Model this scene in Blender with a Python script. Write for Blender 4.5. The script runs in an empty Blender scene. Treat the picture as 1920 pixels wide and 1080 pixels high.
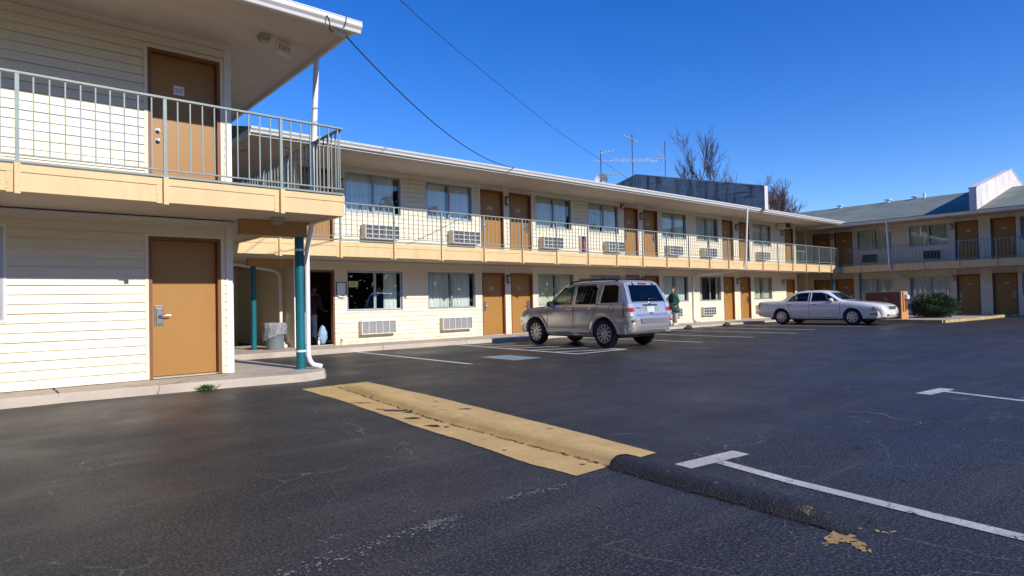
import bpy, bmesh, math, random
from mathutils import Vector, Matrix, Euler
R = math.radians
S = bpy.context.scene
COL = S.collection
rnd = random.Random(7)
def lerp(a, b, t): return a + (b - a) * t

# ------------------------------------------------------------------ materials
def new_mat(name):
    m = bpy.data.materials.new(name); m.use_nodes = True
    nt = m.node_tree; nt.nodes.clear()
    out = nt.nodes.new('ShaderNodeOutputMaterial')
    return m, nt, out
def nd(nt, t, **kw):
    n = nt.nodes.new(t)
    for k, v in kw.items():
        if k.startswith('i_'): n.inputs[k[2:].replace('_', ' ')].default_value = v
        else: setattr(n, k, v)
    return n
def rgba(c): return (c[0], c[1], c[2], 1.0)
def noise_fac(nt, vec, scale, detail=4, rough=.55, lo=.35, hi=.65, dist=0.):
    n = nd(nt, 'ShaderNodeTexNoise'); n.inputs['Scale'].default_value = scale
    n.inputs['Detail'].default_value = detail; n.inputs['Roughness'].default_value = rough
    n.inputs['Distortion'].default_value = dist
    nt.links.new(vec, n.inputs['Vector'])
    mr = nd(nt, 'ShaderNodeMapRange'); mr.inputs['From Min'].default_value = lo; mr.inputs['From Max'].default_value = hi
    nt.links.new(n.outputs['Fac'], mr.inputs['Value'])
    return mr.outputs['Result']
def mixc(nt, fac, a, b, mode='MIX'):
    m = nd(nt, 'ShaderNodeMix', data_type='RGBA', blend_type=mode)
    for sock, v in ((m.inputs[0], fac), (m.inputs[6], a), (m.inputs[7], b)):
        if hasattr(v, 'is_output'): nt.links.new(v, sock)
        elif isinstance(v, (int, float)): sock.default_value = v
        else: sock.default_value = rgba(v)
    return m.outputs[2]
def math_n(nt, op, a, b=0.):
    m = nd(nt, 'ShaderNodeMath', operation=op)
    for sock, v in ((m.inputs[0], a), (m.inputs[1], b)):
        if hasattr(v, 'is_output'): nt.links.new(v, sock)
        else: sock.default_value = v
    return m.outputs[0]
def coords(nt, scale=(1, 1, 1)):
    g = nd(nt, 'ShaderNodeNewGeometry')
    mp = nd(nt, 'ShaderNodeMapping'); mp.inputs['Scale'].default_value = scale
    nt.links.new(g.outputs['Position'], mp.inputs['Vector'])
    return mp.outputs['Vector']
def simple(name, c, rough=.6, metal=0., var=.12, vscale=3., stretch=(1, 1, 1), spec=.5, coat=0., bump=0., bscale=60., dirt=None, dscale=1.2, dlo=.5, dhi=.75):
    m, nt, out = new_mat(name)
    b = nd(nt, 'ShaderNodeBsdfPrincipled')
    b.inputs['Roughness'].default_value = rough; b.inputs['Metallic'].default_value = metal
    b.inputs['Specular IOR Level'].default_value = spec
    b.inputs['Coat Weight'].default_value = coat
    v = coords(nt, stretch)
    f = noise_fac(nt, v, vscale)
    col = mixc(nt, f, [x * (1 - var) for x in c], [min(1, x * (1 + var * .6)) for x in c])
    if dirt:
        d = noise_fac(nt, v, dscale, 6, .65, dlo, dhi)
        col = mixc(nt, d, col, dirt)
    nt.links.new(col, b.inputs['Base Color'])
    if bump:
        n = nd(nt, 'ShaderNodeTexNoise'); n.inputs['Scale'].default_value = bscale; n.inputs['Detail'].default_value = 3
        nt.links.new(coords(nt), n.inputs['Vector'])
        bp = nd(nt, 'ShaderNodeBump'); bp.inputs['Strength'].default_value = bump; bp.inputs['Distance'].default_value = .01
        nt.links.new(n.outputs['Fac'], bp.inputs['Height']); nt.links.new(bp.outputs['Normal'], b.inputs['Normal'])
    nt.links.new(b.outputs[0], out.inputs[0])
    return m
def glass_mat(name, tint=(.8, .85, .82), refl=1.5, rough=.01, base=.04):
    m, nt, out = new_mat(name)
    t = nd(nt, 'ShaderNodeBsdfTransparent'); t.inputs[0].default_value = rgba(tint)
    g = nd(nt, 'ShaderNodeBsdfGlossy'); g.inputs['Roughness'].default_value = rough; g.inputs['Color'].default_value = (.95, .97, 1, 1)
    ge = nd(nt, 'ShaderNodeNewGeometry'); dt = nd(nt, 'ShaderNodeVectorMath', operation='DOT_PRODUCT'); nt.links.new(ge.outputs['Normal'], dt.inputs[0]); nt.links.new(ge.outputs['Incoming'], dt.inputs[1])
    sch = math_n(nt, 'ADD', math_n(nt, 'MULTIPLY', math_n(nt, 'POWER', math_n(nt, 'SUBTRACT', 1., math_n(nt, 'ABSOLUTE', dt.outputs['Value'])), 5.), .92), .045)
    n = nd(nt, 'ShaderNodeTexNoise'); n.inputs['Scale'].default_value = .9; nt.links.new(coords(nt), n.inputs['Vector'])
    bp = nd(nt, 'ShaderNodeBump'); bp.inputs['Strength'].default_value = .12; bp.inputs['Distance'].default_value = .02
    nt.links.new(n.outputs['Fac'], bp.inputs['Height']); nt.links.new(bp.outputs['Normal'], g.inputs['Normal'])
    f = math_n(nt, 'ADD', math_n(nt, 'MULTIPLY', sch, refl), base)
    mx = nd(nt, 'ShaderNodeMixShader'); nt.links.new(f, mx.inputs[0])
    nt.links.new(t.outputs[0], mx.inputs[1]); nt.links.new(g.outputs[0], mx.inputs[2])
    nt.links.new(mx.outputs[0], out.inputs[0])
    return m

M = {}
M['siding'] = simple('vinyl_siding', (.80, .725, .575), .55, var=.05, vscale=1.5, stretch=(.3, .3, 3), dirt=(.64, .555, .41), dscale=.8, dlo=.6, dhi=.95)
M['trim'] = simple('white_trim', (.82, .79, .70), .5, var=.05)
M['white'] = simple('white_metal', (.80, .81, .82), .4, var=.05, dirt=(.5, .5, .48), dscale=2.5, dlo=.62, dhi=.9)
M['gutter'] = simple('gutter_metal', (.80, .80, .78), .4, var=.06, stretch=(.4, .4, 6), dirt=(.45, .43, .40), dscale=1.5, dlo=.62, dhi=.85)
M['soffit'] = simple('soffit_paint', (.68, .58, .49), .8, var=.06, bump=.25, bscale=90)
M['fascia'] = simple('fascia_paint', (.74, .525, .265), .55, var=.06, vscale=1., stretch=(4, 4, .5), dirt=(.52, .34, .16), dscale=1.6, dlo=.56, dhi=.9)
M['bracket'] = simple('bracket_paint', (.42, .27, .12), .6)
M['door'] = simple('door_paint', (.37, .182, .040), .45, var=.07, vscale=1.2, stretch=(1, 1, .6), dirt=(.25, .12, .032), dscale=2.2, dlo=.58, dhi=.85)
M['doorframe'] = simple('door_frame_paint', (.22, .085, .032), .5, var=.08)
M['tan'] = simple('tan_panel', (.46, .26, .085), .6, var=.06)
M['rail'] = simple('rail_paint', (.25, .305, .285), .45, var=.1, vscale=8, dirt=(.2, .15, .1), dscale=5, dlo=.68, dhi=.8)
M['teal'] = simple('teal_paint', (.006, .14, .185), .4, var=.12, vscale=2, dirt=(.02, .06, .08), dscale=4, dlo=.6, dhi=.85)
M['alu'] = simple('window_aluminium', (.42, .43, .44), .4, metal=.5, var=.08)
M['alulight'] = simple('window_sash_light', (.62, .63, .63), .4, metal=.2, var=.06)
M['glass'] = glass_mat('window_glass', (.86, .92, .90), 1.8, base=.03)
M['curtain'] = simple('curtain_cloth', (.80, .82, .77), .9, var=.12, vscale=2, stretch=(2, 2, .2))
M['curtain2'] = simple('curtain_cloth_cream', (.72, .71, .54), .9, var=.12, vscale=2, stretch=(2, 2, .2))
M['dark'] = simple('dark_interior', (.025, .022, .02), .9)
M['ac'] = simple('air_conditioner_case', (.66, .60, .47), .5, var=.06)
M['acgrille'] = simple('air_conditioner_grille', (.72, .70, .66), .5, var=.05)
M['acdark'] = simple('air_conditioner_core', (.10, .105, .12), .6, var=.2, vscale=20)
M['acmid'] = simple('air_conditioner_core_grey', (.34, .335, .33), .6, var=.15, vscale=20)
M['black'] = simple('black_plastic', (.015, .015, .016), .45)
M['rubber'] = simple('tyre_rubber', (.018, .018, .019), .85, var=.2)
M['chrome'] = simple('satin_chrome', (.62, .62, .62), .25, metal=1., var=.03)
M['lock'] = simple('lock_plate_metal', (.30, .30, .31), .35, metal=.8, var=.08)
M['lampglass'] = simple('lamp_glass', (.62, .62, .58), .3)
M['roofshingle'] = None
M['concrete'] = None
M['number'] = simple('door_number_metal', (.75, .74, .70), .4, metal=.2, var=.03)
M['red'] = simple('red_plastic', (.36, .02, .02), .3, var=.05)
M['paperwhite'] = simple('paper_white', (.78, .78, .80), .6, var=.03)
M['ink'] = simple('ink', (.03, .03, .035), .6)
M['signyellow'] = simple('sign_yellow', (.70, .60, .28), .5, var=.03)
M['firered'] = simple('extinguisher_red', (.55, .04, .05), .35)

def mat_siding():
    m, nt, out = new_mat('vinyl_siding'); b = nd(nt, 'ShaderNodeBsdfPrincipled'); b.inputs['Roughness'].default_value = .5
    v = coords(nt, (.3, .3, 3)); c = mixc(nt, noise_fac(nt, v, 1.5), (.79, .70, .51), (.84, .755, .565))
    sp = nd(nt, 'ShaderNodeSeparateXYZ'); nt.links.new(coords(nt), sp.inputs[0])
    lo = nd(nt, 'ShaderNodeMapRange'); lo.inputs['From Min'].default_value = .12; lo.inputs['From Max'].default_value = .55; lo.inputs['To Min'].default_value = .75; lo.inputs['To Max'].default_value = 0.; nt.links.new(sp.outputs['Z'], lo.inputs['Value'])
    splash = math_n(nt, 'MULTIPLY', lo.outputs[0], noise_fac(nt, coords(nt, (1, 1, .6)), 4., 6, .7, .42, .72))
    c = mixc(nt, splash, c, (.42, .35, .26))
    c = mixc(nt, math_n(nt, 'MULTIPLY', noise_fac(nt, coords(nt, (5, 5, .35)), 1.1, 6, .65, .56, .85), .45), c, (.58, .50, .37))
    nt.links.new(c, b.inputs['Base Color']); nt.links.new(b.outputs[0], out.inputs[0]); return m
M['siding'] = mat_siding()
def mat_concrete():
    m, nt, out = new_mat('concrete')
    b = nd(nt, 'ShaderNodeBsdfPrincipled'); b.inputs['Roughness'].default_value = .85
    v = coords(nt)
    c = mixc(nt, noise_fac(nt, v, 1.3, 6, .6, .3, .7), (.44, .37, .29), (.55, .47, .375))
    c = mixc(nt, math_n(nt, 'MULTIPLY', noise_fac(nt, v, 45, 3, .6, .45, .75), .4), c, (.34, .29, .23))
    c = mixc(nt, noise_fac(nt, v, .7, 7, .7, .55, .72), c, (.31, .265, .215))
    # expansion joints / cracks
    vo = nd(nt, 'ShaderNodeTexVoronoi', feature='DISTANCE_TO_EDGE'); vo.inputs['Scale'].default_value = .42
    n2 = nd(nt, 'ShaderNodeTexNoise'); n2.inputs['Scale'].default_value = 3.; nt.links.new(v, n2.inputs['Vector'])
    va = nd(nt, 'ShaderNodeVectorMath', operation='MULTIPLY_ADD'); va.inputs[1].default_value = (.25, .25, .25)
    nt.links.new(n2.outputs['Color'], va.inputs[0]); nt.links.new(v, va.inputs[2]); nt.links.new(va.outputs[0], vo.inputs['Vector'])
    cr = nd(nt, 'ShaderNodeMapRange'); cr.inputs['From Min'].default_value = .0; cr.inputs['From Max'].default_value = .006
    cr.inputs['To Min'].default_value = .75; cr.inputs['To Max'].default_value = 0.
    nt.links.new(vo.outputs['Distance'], cr.inputs['Value'])
    c = mixc(nt, cr.outputs[0], c, (.09, .075, .06))
    nt.links.new(c, b.inputs['Base Color'])
    n = nd(nt, 'ShaderNodeTexNoise'); n.inputs['Scale'].default_value = 70; n.inputs['Detail'].default_value = 5; nt.links.new(v, n.inputs['Vector'])
    bp = nd(nt, 'ShaderNodeBump'); bp.inputs['Strength'].default_value = .35; bp.inputs['Distance'].default_value = .012
    nt.links.new(n.outputs['Fac'], bp.inputs['Height']); nt.links.new(bp.outputs['Normal'], b.inputs['Normal'])
    nt.links.new(b.outputs[0], out.inputs[0]); return m
M['concrete'] = mat_concrete()

def asphalt_colour(nt, v):
    c = mixc(nt, noise_fac(nt, v, .33, 5, .6, .36, .64), (.020, .0178, .0158), (.038, .0335, .0295))
    # long wheel streaks
    mp = nd(nt, 'ShaderNodeMapping'); mp.inputs['Rotation'].default_value = (0, 0, R(4)); mp.inputs['Scale'].default_value = (.16, 1.5, 1)
    nt.links.new(v, mp.inputs['Vector'])
    c = mixc(nt, math_n(nt, 'MULTIPLY', noise_fac(nt, mp.outputs[0], 1.1, 6, .65, .46, .68), .6), c, (.010, .010, .012))
    c = mixc(nt, math_n(nt, 'MULTIPLY', noise_fac(nt, mp.outputs[0], 2.0, 7, .72, .52, .72), .55), c, (.085, .077, .066))
    # aggregate speckle
    c = mixc(nt, math_n(nt, 'MULTIPLY', noise_fac(nt, v, 60, 3, .8, .50, .66), .8), c, (.15, .147, .14))
    c = mixc(nt, math_n(nt, 'MULTIPLY', noise_fac(nt, v, 24, 4, .7, .52, .74), .75), c, (.006, .006, .007))
    c = mixc(nt, math_n(nt, 'MULTIPLY', noise_fac(nt, v, 14, 4, .75, .60, .72), .5), c, (.12, .115, .108))
    # hairline cracks in a few areas
    n2 = nd(nt, 'ShaderNodeTexNoise'); n2.inputs['Scale'].default_value = 2.2; n2.inputs['Detail'].default_value = 5; nt.links.new(v, n2.inputs['Vector'])
    va = nd(nt, 'ShaderNodeVectorMath', operation='MULTIPLY_ADD'); va.inputs[1].default_value = (.55, .55, .2)
    nt.links.new(n2.outputs['Color'], va.inputs[0]); nt.links.new(v, va.inputs[2])
    vo = nd(nt, 'ShaderNodeTexVoronoi', feature='DISTANCE_TO_EDGE'); vo.inputs['Scale'].default_value = 1.15
    nt.links.new(va.outputs[0], vo.inputs['Vector'])
    cr = nd(nt, 'ShaderNodeMapRange'); cr.inputs['From Min'].default_value = .0012; cr.inputs['From Max'].default_value = .0062
    cr.inputs['To Min'].default_value = 1.; cr.inputs['To Max'].default_value = 0.
    nt.links.new(vo.outputs['Distance'], cr.inputs['Value'])
    mask = noise_fac(nt, v, .5, 4, .55, .43, .55)
    broken = noise_fac(nt, v, 4.5, 3, .6, .40, .55)
    f = math_n(nt, 'MULTIPLY', math_n(nt, 'MULTIPLY', cr.outputs[0], mask), broken)
    c = mixc(nt, math_n(nt, 'MULTIPLY', f, .9), c, (.19, .175, .15))
    # small oil spots
    c = mixc(nt, math_n(nt, 'MULTIPLY', noise_fac(nt, v, 3.1, 7, .68, .655, .685), .75), c, (.006, .006, .008))
    return c
def asphalt_surface(nt, v, b):
    r = noise_fac(nt, v, .8, 5, .6, .3, .7)
    mr = nd(nt, 'ShaderNodeMapRange'); mr.inputs['To Min'].default_value = .38; mr.inputs['To Max'].default_value = .60
    nt.links.new(r, mr.inputs['Value']); nt.links.new(mr.outputs[0], b.inputs['Roughness'])
    n = nd(nt, 'ShaderNodeTexNoise'); n.inputs['Scale'].default_value = 85; n.inputs['Detail'].default_value = 4; nt.links.new(v, n.inputs['Vector'])
    n3 = nd(nt, 'ShaderNodeTexNoise'); n3.inputs['Scale'].default_value = 1.6; n3.inputs['Detail'].default_value = 2; nt.links.new(v, n3.inputs['Vector'])
    h = math_n(nt, 'ADD', n.outputs['Fac'], math_n(nt, 'MULTIPLY', n3.outputs['Fac'], 1.5))
    bp = nd(nt, 'ShaderNodeBump'); bp.inputs['Strength'].default_value = .35; bp.inputs['Distance'].default_value = .008
    nt.links.new(h, bp.inputs['Height']); nt.links.new(bp.outputs['Normal'], b.inputs['Normal'])
def mat_asphalt():
    m, nt, out = new_mat('asphalt')
    b = nd(nt, 'ShaderNodeBsdfPrincipled'); b.inputs['Specular IOR Level'].default_value = .27
    v = coords(nt)
    nt.links.new(asphalt_colour(nt, v), b.inputs['Base Color'])
    asphalt_surface(nt, v, b)
    nt.links.new(b.outputs[0], out.inputs[0]); return m
M['asphalt'] = mat_asphalt()
def mat_worn(name, paint, under=True, lo=.56, hi=.6, scale=3., extra=None, chip=(.03, .03, .032), bmp=.4):
    m, nt, out = new_mat(name)
    b = nd(nt, 'ShaderNodeBsdfPrincipled'); b.inputs['Roughness'].default_value = .6
    v = coords(nt)
    p = mixc(nt, noise_fac(nt, v, 2.2, 6, .65, .35, .7), paint, [x * .72 for x in paint])
    p = mixc(nt, noise_fac(nt, v, 60, 3, .6, .5, .8), p, [x * .55 for x in paint])
    if extra: p = mixc(nt, noise_fac(nt, v, 1.1, 6, .7, .5, .75), p, extra)
    w = noise_fac(nt, v, scale, 8, .72, lo, hi, .6)
    c = mixc(nt, w, p, chip) if under else p
    nt.links.new(c, b.inputs['Base Color'])
    n = nd(nt, 'ShaderNodeTexNoise'); n.inputs['Scale'].default_value = 80; n.inputs['Detail'].default_value = 4; nt.links.new(v, n.inputs['Vector'])
    bp = nd(nt, 'ShaderNodeBump'); bp.inputs['Strength'].default_value = bmp; bp.inputs['Distance'].default_value = .008 if bmp < .9 else .016
    nt.links.new(n.outputs['Fac'], bp.inputs['Height']); nt.links.new(bp.outputs['Normal'], b.inputs['Normal'])
    nt.links.new(b.outputs[0], out.inputs[0]); return m
M['linepaint'] = mat_worn('line_paint', (.78, .77, .73), lo=.61, hi=.7, scale=9)
M['linebay'] = mat_worn('bay_paint', (.60, .575, .53), lo=.57, hi=.66, scale=13)
M['linefaint'] = mat_worn('line_paint_worn', (.52, .52, .50), lo=.56, hi=.64, scale=8)
M['yellow'] = mat_worn('yellow_kerb_paint', (.74, .49, .185), lo=.655, hi=.672, scale=2.6, extra=(.60, .42, .14))
M['blackbump'] = mat_worn('sealed_bump', (.026, .025, .025), under=True, lo=.60, hi=.66, scale=11, extra=(.06, .048, .034), chip=(.16, .115, .06), bmp=.95)
M['bluepaint'] = mat_worn('blue_pad_paint', (.22, .36, .40), lo=.68, hi=.75, scale=5, extra=(.36, .45, .45))
M['scuff'] = simple('scuffed_stone', (.24, .235, .22), .9, var=.3, vscale=30)
M['crackpale'] = simple('pale_crack_grit', (.135, .125, .105), .95, var=.4, vscale=20)
M['crackline'] = simple('crack_line', (.02, .017, .014), .95)
M['yellowpatch'] = mat_worn('old_yellow_paint', (.46, .31, .11), lo=.6, hi=.65, scale=6)

def mat_roof():
    m, nt, out = new_mat('roof_shingles')
    b = nd(nt, 'ShaderNodeBsdfPrincipled'); b.inputs['Roughness'].default_value = .9
    v = coords(nt)
    c = mixc(nt, noise_fac(nt, v, .5, 5, .6, .35, .65), (.17, .20, .165), (.25, .28, .235))
    br = nd(nt, 'ShaderNodeTexBrick'); br.inputs['Scale'].default_value = 1.; br.inputs['Brick Width'].default_value = .33; br.inputs['Row Height'].default_value = .14
    br.inputs['Mortar Size'].default_value = .006; br.inputs['Color1'].default_value = (1, 1, 1, 1); br.inputs['Color2'].default_value = (.75, .75, .75, 1); br.inputs['Mortar'].default_value = (.3, .3, .3, 1)
    mp = nd(nt, 'ShaderNodeMapping'); mp.inputs['Rotation'].default_value = (0, 0, R(90)); nt.links.new(v, mp.inputs['Vector']); nt.links.new(mp.outputs[0], br.inputs['Vector'])
    c = mixc(nt, .6, c, br.outputs['Color'], 'MULTIPLY')
    nt.links.new(c, b.inputs['Base Color']); nt.links.new(b.outputs[0], out.inputs[0]); return m
M['roofshingle'] = mat_roof()
def mat_parapet(name, base, stain, lo=.5, hi=.7):
    m, nt, out = new_mat(name)
    b = nd(nt, 'ShaderNodeBsdfPrincipled'); b.inputs['Roughness'].default_value = .8
    v = coords(nt)
    mp = nd(nt, 'ShaderNodeMapping'); mp.inputs['Scale'].default_value = (2.2, 2.2, .5); nt.links.new(v, mp.inputs['Vector'])
    mp2 = nd(nt, 'ShaderNodeMapping'); mp2.inputs['Scale'].default_value = (.6, .6, 5.); nt.links.new(v, mp2.inputs['Vector'])
    c = mixc(nt, noise_fac(nt, v, .9, 4), base, [x * .82 for x in base])
    c = mixc(nt, noise_fac(nt, mp.outputs[0], 1.3, 8, .7, lo, hi), c, stain)
    c = mixc(nt, noise_fac(nt, mp2.outputs[0], 1.6, 6, .7, lo + .04, hi + .04), c, stain)
    nt.links.new(c, b.inputs['Base Color']); nt.links.new(b.outputs[0], out.inputs[0]); return m
M['parapet'] = mat_parapet('parapet_block', (.44, .43, .43), (.06, .056, .052), .48, .68)
M['parapetwhite'] = mat_parapet('parapet_white', (.76, .70, .67), (.22, .16, .13), .55, .8)

# ------------------------------------------------------------------ mesh builder
class MB:
    def __init__(s): s.v = []; s.f = []; s.m = []; s.sm = []
    def quad(s, *p, mi=0, smooth=False):
        n = len(s.v); s.v += [tuple(q) for q in p]; s.f.append(tuple(range(n, n + len(p)))); s.m.append(mi); s.sm.append(smooth)
    def box(s, x0, x1, y0, y1, z0, z1, mi=0):
        n = len(s.v)
        s.v += [(x0, y0, z0), (x1, y0, z0), (x1, y1, z0), (x0, y1, z0), (x0, y0, z1), (x1, y0, z1), (x1, y1, z1), (x0, y1, z1)]
        for f in ((0, 3, 2, 1), (4, 5, 6, 7), (0, 1, 5, 4), (1, 2, 6, 5), (2, 3, 7, 6), (3, 0, 4, 7)):
            s.f.append(tuple(n + i for i in f)); s.m.append(mi); s.sm.append(False)
    def grid(s, rows, mi=0, smooth=True, closed=False):
        n = len(s.v); w = len(rows[0])
        for r in rows: s.v += [tuple(q) for q in r]
        for i in range(len(rows) - 1):
            for j in range(w if closed else w - 1):
                k = (j + 1) % w
                s.f.append((n + i * w + j, n + i * w + k, n + (i + 1) * w + k, n + (i + 1) * w + j)); s.m.append(mi); s.sm.append(smooth)
    def tube(s, pts, r, seg=8, mi=0, cap=True):
        pts = [Vector(p) for p in pts]; rr = r if isinstance(r, (list, tuple)) else [r] * len(pts)
        rows = []; prev = None
        for i, p in enumerate(pts):
            a = pts[max(0, i - 1)]; b = pts[min(len(pts) - 1, i + 1)]
            t = (b - a).normalized() if (b - a).length > 1e-9 else Vector((0, 0, 1))
            if prev is None:
                prev = t.orthogonal().normalized()
            u = (prev - t * prev.dot(t))
            u = u.normalized() if u.length > 1e-6 else t.orthogonal().normalized()
            prev = u; w = t.cross(u)
            rows.append([p + (u * math.cos(2 * math.pi * k / seg) + w * math.sin(2 * math.pi * k / seg)) * rr[i] for k in range(seg)])
        s.grid(rows, mi, True, True)
        if cap:
            s.quad(*rows[0][::-1], mi=mi); s.quad(*rows[-1], mi=mi)
    def bar(s, a, b, w, h, mi=0):
        a = Vector(a); b = Vector(b); t = (b - a).normalized()
        up = Vector((0, 0, 1)) if abs(t.z) < .95 else Vector((0, 1, 0))
        x = t.cross(up).normalized(); y = x.cross(t)
        q = [a + x * i * w / 2 + y * j * h / 2 for i, j in ((-1, -1), (1, -1), (1, 1), (-1, 1))]
        r = [p + (b - a) for p in q]
        n = len(s.v); s.v += [tuple(p) for p in q + r]
        for f in ((0, 3, 2, 1), (4, 5, 6, 7), (0, 1, 5, 4), (1, 2, 6, 5), (2, 3, 7, 6), (3, 0, 4, 7)):
            s.f.append(tuple(n + i for i in f)); s.m.append(mi); s.sm.append(False)
    def lathe(s, prof, seg=24, axis='z', c=(0, 0, 0), mi=0, smooth=True, cap=True):
        rows = []
        for r, h in prof:
            row = []
            for k in range(seg):
                a = 2 * math.pi * k / seg; x, y = r * math.cos(a), r * math.sin(a)
                p = (x, y, h) if axis == 'z' else ((h, x, y) if axis == 'x' else (x, h, y))
                row.append((p[0] + c[0], p[1] + c[1], p[2] + c[2]))
            rows.append(row)
        s.grid(rows, mi, smooth, True)
        if cap and prof[0][0] > 1e-6: s.quad(*rows[0][::-1], mi=mi)
        if cap and prof[-1][0] > 1e-6: s.quad(*rows[-1], mi=mi)
    def prism(s, poly, d0, d1, axis='x', mi=0):
        """poly of 2-D points extruded along axis"""
        def P(q, d):
            return (d, q[0], q[1]) if axis == 'x' else ((q[0], d, q[1]) if axis == 'y' else (q[0], q[1], d))
        A = [P(q, d0) for q in poly]; B = [P(q, d1) for q in poly]
        s.quad(*A[::-1], mi=mi); s.quad(*B, mi=mi)
        n = len(poly)
        for i in range(n):
            j = (i + 1) % n; s.quad(A[i], A[j], B[j], B[i], mi=mi)
    def build(s, name, mats, parent=None, bevel=0., smooth_angle=None, weld=False):
        me = bpy.data.meshes.new(name); me.from_pydata(s.v, [], s.f)
        mats = mats if isinstance(mats, (list, tuple)) else [mats]
        for m in mats: me.materials.append(m)
        me.polygons.foreach_set('material_index', s.m); me.polygons.foreach_set('use_smooth', s.sm)
        me.update()
        bm = bmesh.new(); bm.from_mesh(me)
        if weld: bmesh.ops.remove_doubles(bm, verts=bm.verts, dist=1e-5)
        bmesh.ops.recalc_face_normals(bm, faces=bm.faces)
        bm.to_mesh(me); bm.free()
        if smooth_angle is not None:
            for p in me.polygons: p.use_smooth = True
            me.set_sharp_from_angle(angle=R(smooth_angle))
        o = bpy.data.objects.new(name, me); COL.objects.link(o)
        if parent: o.parent = parent
        if bevel:
            b = o.modifiers.new('bevel', 'BEVEL'); b.width = bevel; b.segments = 2; b.limit_method = 'ANGLE'
        return o
def tag(o, label=None, cat=None, group=None, kind=None):
    if label: o['label'] = label
    if cat: o['category'] = cat
    if group: o['group'] = group
    if kind: o['kind'] = kind
    return o
def empty(name, loc=(0, 0, 0), rz=0.):
    o = bpy.data.objects.new(name, None); COL.objects.link(o); o.location = loc; o.rotation_euler = (0, 0, rz); o.empty_display_size = .2
    return o
def share(name, mesh, parent, loc=(0, 0, 0), rz=0.):
    o = bpy.data.objects.new(name, mesh); COL.objects.link(o); o.parent = parent; o.location = loc; o.rotation_euler = (0, 0, rz); return o
def text_mesh(txt, size, mat, name, parent, loc, rot, align='CENTER', depth=.002):
    c = bpy.data.curves.new(name, 'FONT'); c.body = txt; c.size = size; c.align_x = align; c.align_y = 'CENTER'; c.extrude = depth
    o = bpy.data.objects.new('tmp_text', c); COL.objects.link(o)
    bpy.context.view_layer.update()
    me = bpy.data.meshes.new_from_object(o.evaluated_get(bpy.context.evaluated_depsgraph_get()))
    bpy.data.objects.remove(o); bpy.data.curves.remove(c)
    me.name = name; me.materials.clear(); me.materials.append(mat)
    o = bpy.data.objects.new(name, me); COL.objects.link(o); o.parent = parent; o.location = loc; o.rotation_euler = rot
    return o
SKY_AIR, SKY_DUST, SKY_OZONE, SKY_ALT, SKY_STR, EXPO, SKY_SAT, SUN_E, SKY_HUE = 1.0, 0.0, 4.0, 800., .18, .09, 1.32, 4.6, .517
# ------------------------------------------------------------------ camera
YAW, PIT, ROL, FPX = R(49.132), R(1.2202), R(-1.2573), 1175.9
fw = Vector((math.cos(YAW) * math.cos(PIT), math.sin(YAW) * math.cos(PIT), math.sin(PIT)))
rt = Vector((math.sin(YAW), -math.cos(YAW), 0)); up = rt.cross(fw)
rt2 = rt * math.cos(ROL) + up * math.sin(ROL); up2 = -rt * math.sin(ROL) + up * math.cos(ROL)
CAMP = Vector((0, 0, 1.22))
cd = bpy.data.cameras.new('camera'); cam = bpy.data.objects.new('camera', cd); COL.objects.link(cam)
mw = Matrix((rt2, up2, -fw)).transposed().to_4x4(); mw.translation = CAMP; cam.matrix_world = mw
cd.sensor_width = 36.; cd.lens = 36. * FPX / 1920.; cd.clip_end = 3000; cd.clip_start = .05
S.camera = cam
# ------------------------------------------------------------------ light
SUND = Vector((-.12, 1., -.60)).normalized()
EL = math.asin(-SUND.z)
sl = bpy.data.lights.new('sun', 'SUN'); sl.energy = SUN_E; sl.angle = R(.53); sl.color = (1., .945, .86)
so = bpy.data.objects.new('sun', sl); COL.objects.link(so); so.rotation_euler = SUND.to_track_quat('-Z', 'Y').to_euler(); so.location = (0, -20, 20)
w = bpy.data.worlds.new('World'); S.world = w; w.use_nodes = True
nt = w.node_tree; nt.nodes.clear()
sky = nt.nodes.new('ShaderNodeTexSky'); sky.sky_type = 'NISHITA'; sky.sun_disc = False
sky.sun_elevation = EL; sky.sun_rotation = math.atan2(-SUND.x, -SUND.y)
sky.air_density = SKY_AIR; sky.dust_density = SKY_DUST; sky.ozone_density = SKY_OZONE; sky.altitude = SKY_ALT
bg = nt.nodes.new('ShaderNodeBackground'); bg.inputs[1].default_value = SKY_STR
hs = nt.nodes.new('ShaderNodeHueSaturation'); hs.inputs['Saturation'].default_value = SKY_SAT; hs.inputs['Hue'].default_value = SKY_HUE; nt.links.new(sky.outputs[0], hs.inputs['Color'])
wo = nt.nodes.new('ShaderNodeOutputWorld'); nt.links.new(hs.outputs[0], bg.inputs[0]); nt.links.new(bg.outputs[0], wo.inputs[0])
S.view_settings.view_transform = 'Standard'; S.view_settings.look = 'None'; S.view_settings.gamma = 1.; S.view_settings.exposure = EXPO
S.cycles.max_bounces = 8; S.cycles.transparent_max_bounces = 12; S.cycles.sample_clamp_indirect = 6.

# ------------------------------------------------------------------ ground
g = MB()
g.quad((-400, -400, 0), (400, -400, 0), (400, 400, 0), (-400, 400, 0))
ground = tag(g.build('parking_lot', M['asphalt']), kind='structure')

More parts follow.
